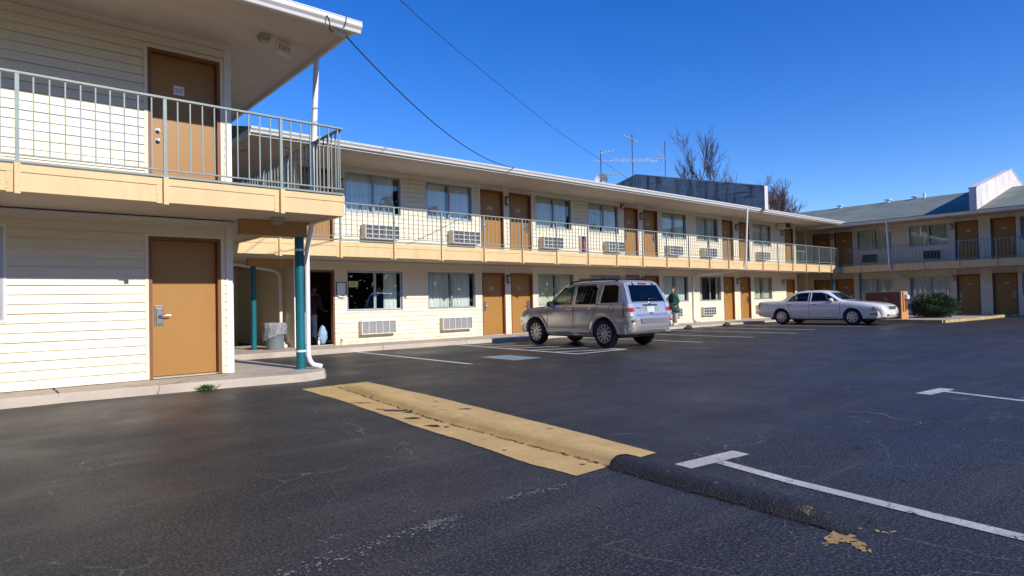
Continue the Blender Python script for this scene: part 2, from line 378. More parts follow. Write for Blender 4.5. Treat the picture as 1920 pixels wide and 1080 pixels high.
def strip(mb, pts, w, z=.004, mi=0, seg=None):
    for a, b in zip(pts[:-1], pts[1:]):
        a = Vector((a[0], a[1], 0)); b = Vector((b[0], b[1], 0)); t = (b - a).normalized(); n = Vector((-t.y, t.x, 0)) * w / 2
        mb.quad(*[(p.x, p.y, z) for p in (a - n, b - n, b + n, a + n)], mi=mi)
ln = MB()
strip(ln, [(7.56, 15.1), (7.47, 9.89)], .10)
for a, b in (((15.1, 14.3), (14.96, 9.48)), ((17.55, 14.2), (17.49, 9.37)), ((19.9, 14.1), (19.98, 9.23)), ((22.25, 13.9), (22.13, 9.6)), ((24.7, 13.7), (25.22, 9.07))):
    strip(ln, [a, b], .10)
# hatched bay
strip(ln, [(10.62, 14.75), (10.34, 9.72)], .10)
strip(ln, [(10.40, 9.77), (12.01, 9.70)], .10, .0042)
strip(ln, [(12.05, 14.5), (11.98, 9.75)], .10, .0044)
for k in range(5):
    y0 = 10.55 + k * .93
    strip(ln, [(10.45 + .03 * k, y0), (11.93, y0 - .72)], .095, .0046)
lines = tag(ln.build('parking_lines', M['linepaint']), kind='structure')
tm = MB()
strip(tm, [(3.89, 2.655), (4.55, 2.57)], .155)
strip(tm, [(4.185, 2.53), (4.065, 1.96), (4.015, 1.55), (3.92, .72), (3.80, -2.6)], .105, .0042)
strip(tm, [(8.63, 2.50), (9.29, 2.42)], .17)
strip(tm, [(9.02, 2.38), (8.77, 1.57), (8.3, -1.5)], .105, .0042)
tag(tm.build('parking_bay_marks', M['linebay']), kind='structure')
# accessible bay pad with its worn symbol
bp_ = MB()
bp_.quad((8.50, 9.77, .004), (9.24, 9.74, .004), (9.24, 10.92, .004), (8.51, 10.98, .004))
cx, cy = 8.87, 10.38
for k in range(20):
    a0 = R(k * 14 - 200); a1 = R((k + 1) * 14 - 200)
    bp_.quad(*[(cx + r * math.cos(a), cy - .05 + r * 1.1 * math.sin(a), .0075) for r, a in ((.16, a0), (.22, a0), (.22, a1), (.16, a1))], mi=1)
strip(bp_, [(cx - .02, cy + .32), (cx - .02, cy + .02)], .07, .0075, 1); strip(bp_, [(cx - .02, cy + .03), (cx + .19, cy + .03)], .06, .0078, 1)
bp_.quad(*[(cx - .02 + .05 * math.cos(R(36 * k)), cy + .40 + .05 * math.sin(R(36 * k)), .0075) for k in range(10)], mi=1)
tag(bp_.build('accessible_bay_marking', [M['bluepaint'], M['linefaint']]), kind='structure')

# scuffed gravel scars and old paint on the asphalt
sc = MB()
def flake(mb, x, y, r, mi=0, z=.003):
    n = rnd.randint(5, 7); st = rnd.uniform(.4, 1.); an = rnd.uniform(0, 6.28)
    pts = []
    for k in range(n):
        a = 2 * math.pi * k / n; q = r * rnd.uniform(.5, 1.)
        px, py = q * math.cos(a), q * st * math.sin(a)
        pts.append((x + px * math.cos(an) - py * math.sin(an), y + px * math.sin(an) + py * math.cos(an), z))
    mb.quad(*pts, mi=mi)
for (ax, ay), (bx, by), n, sp, rr in (((1.0, 2.85), (1.95, 2.94), 190, .045, .016), ((1.85, 2.93), (2.12, 2.95), 90, .022, .018), ((1.95, 2.84), (2.1, 2.80), 30, .02, .014), ((2.52, 3.0), (2.96, 2.93), 110, .022, .016), ((1.38, 3.12), (1.5, 3.16), 25, .02, .012), ((1.9, 3.25), (2.2, 3.35), 30, .05, .01)):
    for k in range(n):
        t = rnd.random(); flake(sc, ax + (bx - ax) * t + rnd.gauss(0, sp), ay + (by - ay) * t + rnd.gauss(0, sp), rr * rnd.uniform(.2, 1.) ** 1.5)
for k in range(1500):
    d = rnd.uniform(1.5, 16) ; an = R(rnd.uniform(8, 92))
    flake(sc, d * math.cos(an), d * math.sin(an) * .8, rnd.uniform(.0015, .006) * (1 + d * .06))
tag(sc.build('ground_scuffs', M['scuff']), kind='structure')
ck = MB()
def crack_line(x, y, an, n, step, w0):
    p = Vector((x, y)); prev = None
    for k in range(n):
        an += rnd.gauss(0, .07); ja = an + rnd.gauss(0, .62); q = p + Vector((math.cos(ja), math.sin(ja))) * step * rnd.uniform(.5, 1.3); t = (q - p).normalized(); nn = Vector((-t.y, t.x)) * w0 * rnd.uniform(.3, 1.)
        a = prev if prev else (p - nn, p + nn); b = (q - nn, q + nn)
        if rnd.random() > .12: ck.quad((a[0].x, a[0].y, .0025), (b[0].x, b[0].y, .0025), (b[1].x, b[1].y, .0025), (a[1].x, a[1].y, .0025))
        prev = b; p = q
        if rnd.random() < .10 and n > 8: crack_line(p.x, p.y, an + rnd.choice((-1, 1)) * rnd.uniform(.7, 1.4), n // 2, step, w0 * .7)
for k in range(15):
    crack_line(rnd.uniform(1.6, 5.6), rnd.uniform(.4, 2.9), rnd.uniform(0, 6.28), rnd.randint(8, 26), .032, rnd.uniform(.0018, .0042))
for k in range(16):
    crack_line(rnd.uniform(.4, 11), rnd.uniform(3, 9.2), rnd.uniform(0, 6.28), rnd.randint(14, 40), .055, rnd.uniform(.003, .006))
tag(ck.build('ground_cracks', M['crackpale']), kind='structure')
yp = MB()
rows = [(3.17, 1.345, .015), (3.21, 1.345, .05), (3.27, 1.35, .06), (3.34, 1.36, .06), (3.40, 1.375, .045), (3.45, 1.36, .035), (3.49, 1.35, .02), (3.29, 1.29, .05), (3.25, 1.24, .045), (3.21, 1.20, .03), (3.34, 1.31, .045), (3.52, 1.25, .02), (3.56, 1.19, .02)]
for x, y, r in rows:
    for k in range(4): flake(yp, x + rnd.gauss(0, .016), y + rnd.gauss(0, .012), r * rnd.uniform(.6, 1.), 0, .0032 + .0004 * k)
tag(yp.build('old_yellow_paint', M['yellowpatch']), kind='structure')

# ------------------------------------------------------------------ speed bump (yellow) and its sealed black continuation
def pw(x, P):
    for (x0, y0), (x1, y1) in zip(P[:-1], P[1:]):
        if x <= x1 or (x1, y1) == P[-1]: return lerp(y0, y1, max(0., min(1., (x - x0) / (x1 - x0)))) if x1 != x0 else y0
LOW = [(1.25, 3.34), (1.48, 3.38), (1.75, 3.40), (2.18, 3.43), (3.06, 3.53), (3.89, 3.56), (5.09, 3.61), (6.81, 3.85), (8.39, 4.06), (9.0, 4.16)]
HIW = [(1.25, .34), (3.1, .37), (5, .40), (9, .42)]
LEFT = [(3.0, 3.17), (3.46, 3.16), (4.85, 3.30), (6.87, 3.52), (9.06, 3.68)]
RIGHT = [(2.95, 4.07), (4.73, 4.33), (6.4, 4.52), (8.9, 4.73)]
jit = [rnd.gauss(0, .010) for _ in range(400)]
def wob(y, k): return .012 * math.sin(y * 1.7 + k) + .008 * math.sin(y * 4.1 + 2 * k) + .004 * math.sin(y * 9.7 + k)
BLK = [1.]
def hump_h(t):  # asymmetric roll, steep on the cracked side
    return .066 * BLK[0] * (math.sin(math.pi * min(1., t) ** .66) ** .9 if 0 < t < 1 else 0.)
def bump_mesh(y0, y1, paint, n):
    mb = MB(); rws = []; crack = []
    for i in range(n + 1):
        y = lerp(y0, y1, i / n)
        lo = pw(y, LOW) + wob(y, 0); wd = pw(y, HIW)
        e = min(1., (y - (y0 if not paint else -9)) / .35, ((8.85 if paint else 99) - y) / .5 if paint else 9)
        e = max(0., e)
        xs = []
        if paint:
            l = pw(y, LEFT) + wob(y, 1) + jit[(i * 3) % 400] * .3; r = pw(y, RIGHT) + wob(y, 2) * .6 + jit[(i * 5) % 400] * .2
            for k in range(5): xs.append((lerp(l, lo - .012, k / 4), .004))
        else:
            xs.append((lo - .03, .003))
        for k in range(13):
            t = k / 12; xs.append((lo + wd * t, .006 + hump_h(t) * e * (1 + .07 * math.sin(y * 1.9) + .03 * math.sin(y * 5.3 + k * .2)) + rnd.gauss(0, .0012 if paint else .0032) * (0 < k < 12)))
        if paint:
            xs.append((max(r, lo + wd + .02), .005))
        ysh = [0.] * len(xs)
        if paint and i == 0: ysh = [.10 * math.sin(k * .6) * 0 for k in range(len(xs))]
        rws.append([(x, y + s_, z) for (x, z), s_ in zip(xs, ysh)])
        crack.append((lo - .006 + jit[(i * 7) % 400] * .8, y))
    mb.grid(rws, 0, True)
    # crack along the steep side: an irregular dark ribbon
    for (a, b) in zip(crack[:-1], crack[1:]):
        if rnd.random() < .22: continue
        wv = rnd.uniform(.003, .013)
        mb.quad((a[0] - wv, a[1], .012), (b[0] - wv * rnd.uniform(.5, 1.4), b[1], .012), (b[0] + .003, b[1], .013), (a[0] + .003, a[1], .013), mi=1)
    if paint:
        for (cx_, cy_, ln_, th_) in ((3.63, 7.14, .10, .018), (3.72, 7.06, .09, .016), (3.65, 6.33, .17, .085), (3.60, 6.52, .07, .03), (3.70, 6.10, .09, .035), (3.55, 5.74, .10, .055), (3.46, 5.25, .12, .05), (3.53, 5.10, .05, .025), (4.26, 5.80, .10, .03), (4.34, 6.5, .04, .02), (3.30, 3.95, .035, .008), (3.42, 3.19, .03, .010), (4.16, 4.3, .05, .010), (3.88, 5.6, .09, .012), (3.93, 5.9, .08, .010), (3.85, 5.2, .06, .010), (3.80, 4.7, .05, .008)):
            for q in range(4):
                n_ = 13; pts = []; ox = rnd.gauss(0, ln_ * .3); oy = rnd.gauss(0, th_ * .35)
                for k in range(n_):
                    a = 2 * math.pi * k / n_; rr = rnd.uniform(.5, 1.); du = ox + ln_ * .6 * rr * math.cos(a); dv = oy + th_ * .7 * rr * math.sin(a)
                    px_ = cx_ + du * .6 + dv * .8; py_ = cy_ - du * .8 + dv * .6; lo_ = pw(py_, LOW) + wob(py_, 0); t_ = (px_ - lo_) / pw(py_, HIW)
                    pts.append((px_, py_, .0085 + q * .0006 + (hump_h(t_) if 0 < t_ < 1 else 0)))
                mb.quad(*pts, mi=2)
    return mb
yb = bump_mesh(3.03, 9.0, True, 130).build('speed_bump', [M['yellow'], M['crackline'], M['asphalt']])
tag(yb, 'long speed bump painted yellow with a cracked edge and chipped paint', 'speed bump')
BLK[0] = .82
bb = bump_mesh(1.32, 3.05, False, 90).build('speed_bump', [M['blackbump'], M['crackline']])
tag(bb, 'black sealed hump running on from the near end of the yellow speed bump', 'speed bump')

# ------------------------------------------------------------------ footways
def slab(name, outline, zf, mat, edge=.03):
    """kerbed slab: outline CCW list of (x,y); zf(x,y) top height"""
    mb = MB(); n = len(outline)
    c = Vector((sum(p[0] for p in outline) / n, sum(p[1] for p in outline) / n))
    top = []; mid = []; bot = []
    for i, p in enumerate(outline):
        a = Vector(outline[i - 1]); b = Vector(p); d = Vector(outline[(i + 1) % n])
        t1 = (b - a).normalized(); t2 = (d - b).normalized(); nn = Vector((t1.y + t2.y, -(t1.x + t2.x))).normalized()
        z = zf(*p)
        top.append((p[0] - nn.x * edge, p[1] - nn.y * edge, z)); mid.append((p[0] - nn.x * edge * .2, p[1] - nn.y * edge * .2, z - edge)); bot.append((p[0] + nn.x * .02, p[1] + nn.y * .02, -.02))
    mb.quad(*top)
    for i in range(n):
        j = (i + 1) % n
        mb.quad(bot[i], bot[j], mid[j], mid[i], smooth=True); mb.quad(mid[i], mid[j], top[j], top[i], smooth=True)
    return tag(mb.build(name, mat), kind='structure')
def densify(P, step=.35, j=.015):
    out = []
    for a, b in zip(P[:-1], P[1:]):
        L = math.hypot(b[0] - a[0], b[1] - a[1]); k = max(1, int(L / step))
        for i in range(k):
            out.append((lerp(a[0], b[0], i / k) + (rnd.gauss(0, j) if i else 0), lerp(a[1], b[1], i / k) + (rnd.gauss(0, j) if i else 0)))
    return out
slab('sidewalk', [(-8, 10.05)] + densify([(-3, 10.12), (.97, 10.28), (2.56, 10.12), (4.1, 9.88), (4.5, 10.05), (4.74, 10.55), (4.55, 11.2), (4.42, 12.5), (4.30, 14.2)], .35) + [(4.30, 14.2), (4.30, 15.2), (3.2, 15.2), (3.2, 11.1), (-8, 11.1)], lambda x, y: .125, M['concrete'], .035)
def zmain(x, y): return .128 - .0026 * max(0, x - 5)
front = [(3.4, 15.25), (4.61, 15.10), (6.6, 15.0), (10.45, 14.8), (12., 14.62), (17, 14.5), (22.1, 14.39), (27, 14.22), (33, 14.1), (37.0, 13.9)]
fr2 = []
for a, b in zip(front[:-1], front[1:]):
    k = max(1, int((b[0] - a[0]) / .5))
    fr2 += [(lerp(a[0], b[0], i / k), lerp(a[1], b[1], i / k) + rnd.gauss(0, .012)) for i in range(k)]
fr2.append(front[-1])
slab('sidewalk', fr2 + [(37.0, 18.6), (3.4, 18.6)], zmain, M['concrete'], .03)
slab('sidewalk', [(37.0, -6), (39.0, -6), (39.0, 18.6), (37.04, 18.6), (37.04, 13.9)][::1], lambda x, y: .03, M['concrete'], .02)
# joint crack in the near footway
jc = MB()
for k in range(8):
    y0 = 10.22 + k * .10; jc.quad((.885 + rnd.gauss(0, .008), y0, .128), (.90 + rnd.gauss(0, .008), y0, .128), (.905 + rnd.gauss(0, .008), y0 + .11, .128), (.885 + rnd.gauss(0, .006), y0 + .11, .128))
tag(jc.build('sidewalk_crack', M['crackline']), kind='structure')
# ------------------------------------------------------------------ building kit
def mat_deck():
    m, nt, out = new_mat('deck_concrete'); b = nd(nt, 'ShaderNodeBsdfPrincipled'); b.inputs['Roughness'].default_value = .85
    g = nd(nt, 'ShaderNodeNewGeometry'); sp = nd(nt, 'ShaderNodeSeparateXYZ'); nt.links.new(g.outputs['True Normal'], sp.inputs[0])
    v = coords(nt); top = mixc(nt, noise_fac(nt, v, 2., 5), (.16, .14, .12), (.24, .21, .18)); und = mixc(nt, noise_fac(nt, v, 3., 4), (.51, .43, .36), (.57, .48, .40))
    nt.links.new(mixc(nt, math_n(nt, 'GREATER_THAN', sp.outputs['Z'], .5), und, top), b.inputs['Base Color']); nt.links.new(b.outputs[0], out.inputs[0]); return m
M['deck'] = mat_deck()
# A facade frame maps (s, d, z): s along the wall, d outwards from the wall face (towards the lot), z up
class Face:
    def __init__(s, kind, pos): s.k = kind; s.p = pos
    def __call__(s, a, d, z):
        if s.k == 'Y': return (a, s.p - d, z)         # wall facing -Y at y = pos
        if s.k == 'X-': return (s.p - d, a, z)        # wall facing -X at x = pos
        return (s.p + d, a, z)                        # wall facing +X
    def box(s, mb, a0, a1, d0, d1, z0, z1, mi=0):
        p = s(a0, d0, z0); q = s(a1, d1, z1)
        mb.box(min(p[0], q[0]), max(p[0], q[0]), min(p[1], q[1]), max(p[1], q[1]), min(p[2], q[2]), max(p[2], q[2]), mi)
    def rot(s): return (R(90), 0, 0) if s.k == 'Y' else ((R(90), 0, R(-90)) if s.k == 'X-' else (R(90), 0, R(90)))
COURSE = .134
def siding(mb, F, a0, a1, z0, z1, holes=(), lip=.020, mi=0):
    zs = []
    z = z0
    n = max(1, round((z1 - z0) / COURSE)); h = (z1 - z0) / n
    for i in range(n):
        c0 = z0 + i * h; c1 = c0 + h
        cuts = sorted({c0, c1} | {q for ho in holes for q in (ho[2], ho[3]) if c0 < q < c1})
        for zb, zt in zip(cuts[:-1], cuts[1:]):
            iv = [(a0, a1)]
            for (h0, h1, hz0, hz1) in holes:
                if hz0 <= zb + 1e-6 and hz1 >= zt - 1e-6:
                    nv = []
                    for u, v in iv:
                        if h1 <= u or h0 >= v: nv.append((u, v)); continue
                        if h0 > u: nv.append((u, h0))
                        if h1 < v: nv.append((h1, v))
                    iv = nv
            ob = lip * (1 - (zb - c0) / h); ot = lip * (1 - (zt - c0) / h)
            jn = [a0 + ((i * 1.37 + .61) % 3.66) + 3.66 * q for q in range(int((a1 - a0) / 3.66) + 1)]
            pcs = []
            for u, v in iv:
                cu = [u] + [q for q in jn if u + .1 < q < v - .1] + [v]
                pcs += list(zip(cu[:-1], cu[1:]))
            for u, v in pcs:
                pr_ = .0035 * (sum(q < (u + v) / 2 for q in jn) % 2)
                mb.quad(F(u, ob + pr_, zb), F(v, ob + pr_, zb), F(v, ot + pr_ * .4, zt), F(u, ot + pr_ * .4, zt), mi=mi)
                if zb == c0: mb.quad(F(u, -.004, zb + .006), F(v, -.004, zb + .006), F(v, ob, zb), F(u, ob, zb), mi=mi)

CURT_N = [0]
def window(F, par, a0, a1, z0, z1, curtain='full', sub='curtain', sill=True, split=.5):
    """aluminium slider: frame (part) with pane sub-parts, curtain (part)"""
    mb = MB(); t = .035; d0, d1 = -.07, .022
    F.box(mb, a0, a1, d0, d1, z0, z0 + t); F.box(mb, a0, a1, d0, d1, z1 - t, z1)
    F.box(mb, a0, a0 + t, d0, d1, z0 + t, z1 - t); F.box(mb, a1 - t, a1, d0, d1, z0 + t, z1 - t)
    am = lerp(a0, a1, split)
    F.box(mb, am - .022, am + .022, d0 + .012, d1 - .012, z0 + t, z1 - t)
    fr = mb.build('window', M['alu'], par)
    if sill:
        sb = MB()
        F.box(sb, a0 - .03, a1 + .03, -.02, .030, z0 - .028, z0); F.box(sb, a0 - .03, a1 + .03, -.02, .026, z1, z1 + .028)
        F.box(sb, a0 - .03, a0, -.02, .026, z0, z1); F.box(sb, a1, a1 + .03, -.02, .026, z0, z1)
        sb.build('trim', M['trim'], fr)
    for u, v, dd in ((a0 + t, am - .022, -.02), (am + .022, a1 - t, -.045)):
        sh = MB(); st = .022
        F.box(sh, u, v, dd - .012, dd + .012, z0 + t, z0 + t + st); F.box(sh, u, v, dd - .012, dd + .012, z1 - t - st, z1 - t)
        F.box(sh, u, u + st, dd - .012, dd + .012, z0 + t + st, z1 - t - st); F.box(sh, v - st, v, dd - .012, dd + .012, z0 + t + st, z1 - t - st)
        sh.build('sash', M['alulight'] if curtain == 'laundry' else M['alu'], fr)
        gl = MB(); gl.quad(F(u, dd, z0 + t), F(v, dd, z0 + t), F(v, dd, z1 - t), F(u, dd, z1 - t)); gl.build('pane', M['glass'], fr)
    cb = MB(); CURT_N[0] += 1; ph = CURT_N[0] * 1.7
    def cur(u, v):
        n = max(6, int((v - u) / .018)); rows = []
        for zz in (z0 + .02, lerp(z0, z1, .5), z1 - .02):
            r = []
            for i in range(n + 1):
                a = lerp(u, v, i / n)
                sw = .5 + .5 * (zz < z1 - .1)
                r.append(F(a, -.13 + .024 * sw * math.sin(a * 47 + ph + .6 * math.sin(a * 9 + ph)) + .012 * math.sin(a * 101 + ph), zz))
            rows.append(r)
        cb.grid(rows, 0, True)
    L = a1 - a0
    j0, j1, j2 = [abs(math.sin(CURT_N[0] * q)) for q in (12.9, 7.7, 4.3)]
    if curtain == 'full': cur(a0 + .02 + .10 * j0 * (j1 > .6), a0 + L * (.46 + .04 * j1)); cur(a0 + L * (.50 + .03 * j2 * (j0 > .5)), a1 - .02 - .16 * j1 * (j2 > .5))
    elif curtain == 'gap': cur(a0 + .03, a0 + L * .48); cur(a0 + L * .5, a1 - .14)
    elif curtain == 'sides': cur(a0 + .03, a0 + L * .2); cur(a1 - L * .12, a1 - .03)
    elif curtain == 'laundry': cur(a0 + L * .69, a0 + L * .93)
    cb.build('curtain', M[sub if sub in M else 'curtain'], fr)
    return fr

def door(F, par, a0, a1, z0, z1, hinge='R', number=None, lock=True, leaf=True, trim=False, recess=.09, knob=False):
    jb = MB(); t = .05
    F.box(jb, a0, a0 + t, -recess - .05, .02, z0, z1); F.box(jb, a1 - t, a1, -recess - .05, .02, z0, z1); F.box(jb, a0 + t, a1 - t, -recess - .05, .02, z1 - t, z1)
    fr = jb.build('door_frame', M['doorframe'], par)
    if trim:
        tb = MB(); F.box(tb, a0 - .05, a0, -.01, .022, z0, z1 + .04); F.box(tb, a1, a1 + .05, -.01, .022, z0, z1 + .04); F.box(tb, a0, a1, -.01, .022, z1, z1 + .04)
        tb.build('trim', M['siding'], fr)
    th = MB(); F.box(th, a0 + t, a1 - t, -recess, .012, z0 - .0, z0 + .022); th.build('threshold', M['concrete'], fr)
    if not leaf: return fr
    lb = MB(); F.box(lb, a0 + t + .004, a1 - t - .004, -recess - .04, -recess, z0 + .03, z1 - t - .004)
    lf = lb.build('door', M['door'], par)
    ls = a0 + t + .11 if hinge == 'R' else a1 - t - .11
    sgn = 1 if hinge == 'R' else -1
    zc = z0 + .98
    if lock:
        pb = MB(); F.box(pb, ls - .065, ls + .065, -recess, -recess + .012, zc - .16, zc + .16); F.box(pb, ls - .045, ls + .045, -recess + .012, -recess + .03, zc - .13, zc + .12)
        pb.build('lock_plate', M['lock'], lf, bevel=.004)
        sb = MB(); F.box(sb, ls - .03, ls + .03, -recess + .03, -recess + .034, zc + .085, zc + .1); F.box(sb, ls - .03, ls + .03, -recess + .03, -recess + .034, zc + .045, zc + .056)
        sb.tube([F(ls, -recess + .02, zc), F(ls, -recess + .075, zc), F(ls + sgn * .02, -recess + .085, zc), F(ls + sgn * .15, -recess + .085, zc + .008)], [.014, .013, .013, .010], 8)
        sb.build('handle', M['chrome'], lf)
    if knob:
        kb = MB()
        for zz, r in ((zc - .03, .034), (zc + .13, .03)):
            p = F(ls, -recess, zz); q = F(ls, -recess + .06, zz)
            kb.tube([p, F(ls, -recess + .012, zz)], [.036, .036], 14); kb.tube([F(ls, -recess + .012, zz), F(ls, -recess + .03, zz), F(ls, -recess + .05, zz), F(ls, -recess + .065, zz)], [.014, .016, r * .9, r * .6], 14)
        kb.build('knob', M['chrome'], lf)
    if number:
        text_mesh(number, .155, M['number'], 'door_number', lf, F((a0 + a1) / 2 - .03, -recess + .003, z0 + 1.56), F.rot(), depth=.004)
    return lf

def ac_unit(F, par, a0, a1, z0, z1, style, depth=.20):
    mb = MB(); F.box(mb, a0, a1, -.02, depth - .03, z0, z1)
    o = mb.build('air_conditioner', M['ac'], par, bevel=.008)
    gb = MB(); t = .022; d0, d1 = depth - .03, depth
    c0 = a0 + .01; c1 = a1 - .01
    F.box(gb, c0, c1, d0, d1, z0 + .005, z0 + .005 + t); F.box(gb, c0, c1, d0, d1, z1 - t - .005, z1 - .005)
    F.box(gb, c0, c0 + t, d0, d1, z0 + .005 + t, z1 - t - .005); F.box(gb, c1 - t, c1, d0, d1, z0 + .005 + t, z1 - t - .005)
    n = 5
    for i in range(1, n):
        a = lerp(c0, c1, i / n); F.box(gb, a - .009, a + .009, d0 + .004, d1 - .003, z0 + .005 + t, z1 - t - .005)
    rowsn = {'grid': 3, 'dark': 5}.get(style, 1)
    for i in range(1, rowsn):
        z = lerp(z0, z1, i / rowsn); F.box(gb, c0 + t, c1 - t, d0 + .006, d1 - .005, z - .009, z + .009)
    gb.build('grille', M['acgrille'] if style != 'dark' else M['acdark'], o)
    kb = MB(); F.box(kb, c0 + t, c1 - t, d0 - .002, d0 + .003, z0 + .027, z1 - .027)
    k = 26
    for i in range(k):
        z = lerp(z0 + .03, z1 - .03, i / k); F.box(kb, c0 + t, c1 - t, d0 + .003, d0 + .007, z, z + .004)
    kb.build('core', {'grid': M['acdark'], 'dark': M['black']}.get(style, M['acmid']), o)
    return o
def wall_lamp(F, par, a, z, d=0.02):
    mb = MB(); F.box(mb, a - .055, a + .055, d, d + .03, z - .12, z + .12); F.box(mb, a - .06, a + .06, d, d + .13, z + .10, z + .14); F.box(mb, a - .05, a + .05, d + .03, d + .11, z - .14, z - .12)
    for q in (-.05, .042): F.box(mb, a + q, a + q + .008, d + .095, d + .103, z - .12, z + .10)
    o = mb.build('wall_lamp', M['black'], par)
    gb = MB(); F.box(gb, a - .042, a + .042, d + .03, d + .095, z - .12, z + .10); gb.build('lamp_glass', M['lampglass'], o)
    return o
def gutter(par, p0, p1, out, h=.13, name='gutter'):
    """K-style gutter profile swept from p0 to p1; out = outward unit vector"""
    p0 = Vector(p0); p1 = Vector(p1); o = Vector(out)
    prof = [(-.02, h), (-.02, 0), (.055, 0), (.062, .01), (.075, .045), (.105, .075), (.118, .092), (.118, h - .018), (.128, h - .012), (.128, h), (.112, h)]
    mb = MB(); rows = []
    for p in (p0, p1): rows.append([p + o * a + Vector((0, 0, z)) for a, z in prof])
    mb.grid(rows, 0, False)
    for r in rows: mb.quad(*r)
    return mb.build(name, M['gutter'], par)
def downspout(par, pts, w=.075, name='downspout', mat='white'):
    mb = MB()
    mb.tube(pts, w * .55, 8)
    o = mb.build(name, M[mat], par); return o
def railing(par, pts, zt, zb, zd, post_s, gap=.155, sections=None, limit=10 ** 6, label=None, postz=None, mat='rail', used=0):
    """pts: polyline (x,y); posts at arc lengths post_s; zt top rail height, zb bottom rail, zd lower angle"""
    P = [Vector((p[0], p[1], 0)) for p in pts]
    cum = [0]
    for a, b in zip(P[:-1], P[1:]): cum.append(cum[-1] + (b - a).length)
    def at(s):
        for i in range(len(P) - 1):
            if s <= cum[i + 1] + 1e-6: return P[i].lerp(P[i + 1], (s - cum[i]) / (cum[i + 1] - cum[i])), (P[i + 1] - P[i]).normalized()
        return P[-1], (P[-1] - P[-2]).normalized()
    root = MB()
    for a, b in zip(P[:-1], P[1:]): root.bar(a + Vector((0, 0, zt)), b + Vector((0, 0, zt)), .052, .026)
    rl = root.build('railing', M[mat], par)
    lo = MB()
    for a, b in zip(P[:-1], P[1:]): lo.bar(a + Vector((0, 0, zb)), b + Vector((0, 0, zb)), .03, .018)
    lo.build('bottom_rail', M[mat], rl)
    if zd:
        lo = MB()
        for a, b in zip(P[:-1], P[1:]): lo.bar(a + Vector((0, 0, zd)), b + Vector((0, 0, zd)), .05, .028)
        lo.build('base_rail', M[mat], rl)
    pm = {}
    for s in post_s:
        p, t = at(s); mb = MB(); z0 = postz if postz else zd or zb
        n = Vector((-t.y, t.x, 0)); hw, hd = .021, .021
        q = [p + t * i * hw + n * j * hd for i, j in ((-1, -1), (1, -1), (1, 1), (-1, 1))]
        A = [(v.x, v.y, z0) for v in q]; B = [(v.x, v.y, zt - .013) for v in q]
        mb.quad(*A[::-1]); mb.quad(*B)
        for i in range(4): mb.quad(A[i], A[(i + 1) % 4], B[(i + 1) % 4], B[i])
        mb.build('post', M[mat], rl)
    # balusters share one mesh
    bm_ = MB(); bm_.box(-.008, .008, -.008, .008, zb, zt - .013)
    me = None; rest = MB(); cnt = 0
    cuts = sorted(set([0.] + list(post_s) + [cum[-1]]))
    spots = []
    for a, b in zip(cuts[:-1], cuts[1:]):
        if b - a < .12: continue
        k = max(1, round((b - a) / gap))
        for i in range(1, k): spots.append(a + (b - a) * i / k)
    spots.sort(key=lambda s: (at(s)[0] - Vector((0, 0, 0))).length)
    for s in spots:
        p, t = at(s)
        if cnt < limit:
            if me is None:
                ob = bm_.build('baluster', M[mat], rl); me = ob.data; ob.location = p
            else: share('baluster', me, rl, p)
            cnt += 1
        else: rest.box(p.x - .008, p.x + .008, p.y - .008, p.y + .008, zb, zt - .013)
    if rest.v: rest.build('baluster', M[mat], rl)['kind'] = 'stuff'
    return rl
def fascia(par, F, a0, a1, d, zb, zt, lipz):
    """two-step fascia beam on the deck edge: deck plate (upper band, proud) and channel below"""
    mb = MB(); F.box(mb, a0, a1, d - .10, d - .012, zb, lipz); F.box(mb, a0, a1, d - .12, d, lipz, zt)
    return mb.build('deck_fascia', M['fascia'], par)
def brackets(par, F, ss, d, zb, zt):
    for s in ss:
        mb = MB(); F.box(mb, s - .03, s + .03, d + .0005, d + .055, zb, zt)
        F.box(mb, s - .105, s - .033, d - .011, d - .004, zb + .02, zt - .08)
        for zz in (zb + .06, zb + .13): F.box(mb, s - .10, s - .085, d - .004, d + .004, zz, zz + .015)
        mb.build('post_bracket', M['fascia'], par)
def soffit_light(par, x, y, z, rz=0):
    mb = MB(); mb.lathe([(.13, 0), (.135, -.02), (.13, -.03)], 4, 'z', (0, 0, 0), 0, False); mb.lathe([(.115, -.03), (.10, -.10), (.0, -.105)], 4, 'z', (0, 0, 0), 1, False)
    o = mb.build('ceiling_lamp', [M['alu'], M['lampcover']], par); o.location = (x, y, z - .001); o.rotation_euler = (0, 0, R(45) + rz); return o
M['lampcover'] = simple('ceiling_lamp_cover', (.40, .36, .26), .4, var=.1)
def exit_sign(par, x, y, z, rz):
    mb = MB(); mb.box(-.15, .15, -.025, .025, -.23, -.03); mb.box(-.02, .02, -.02, .02, -.03, 0)
    o = mb.build('exit_sign', M['trim'], par, bevel=.006); o.location = (x, y, z); o.rotation_euler = (0, 0, rz)
    text_mesh('EXIT', .13, M['exitred'], 'lettering', o, (0, -.0265, -.13), (R(90), 0, 0))
    return o
M['exitred'] = simple('exit_letters', (.50, .08, .02), .5)
def door_bay_panel(par, F, a0, a1, z0, z1, mat='soffit'):
    mb = MB(); F.box(mb, a0, a1, -.05, .004, z0, z1); return mb.build('transom_panel', M[mat], par)

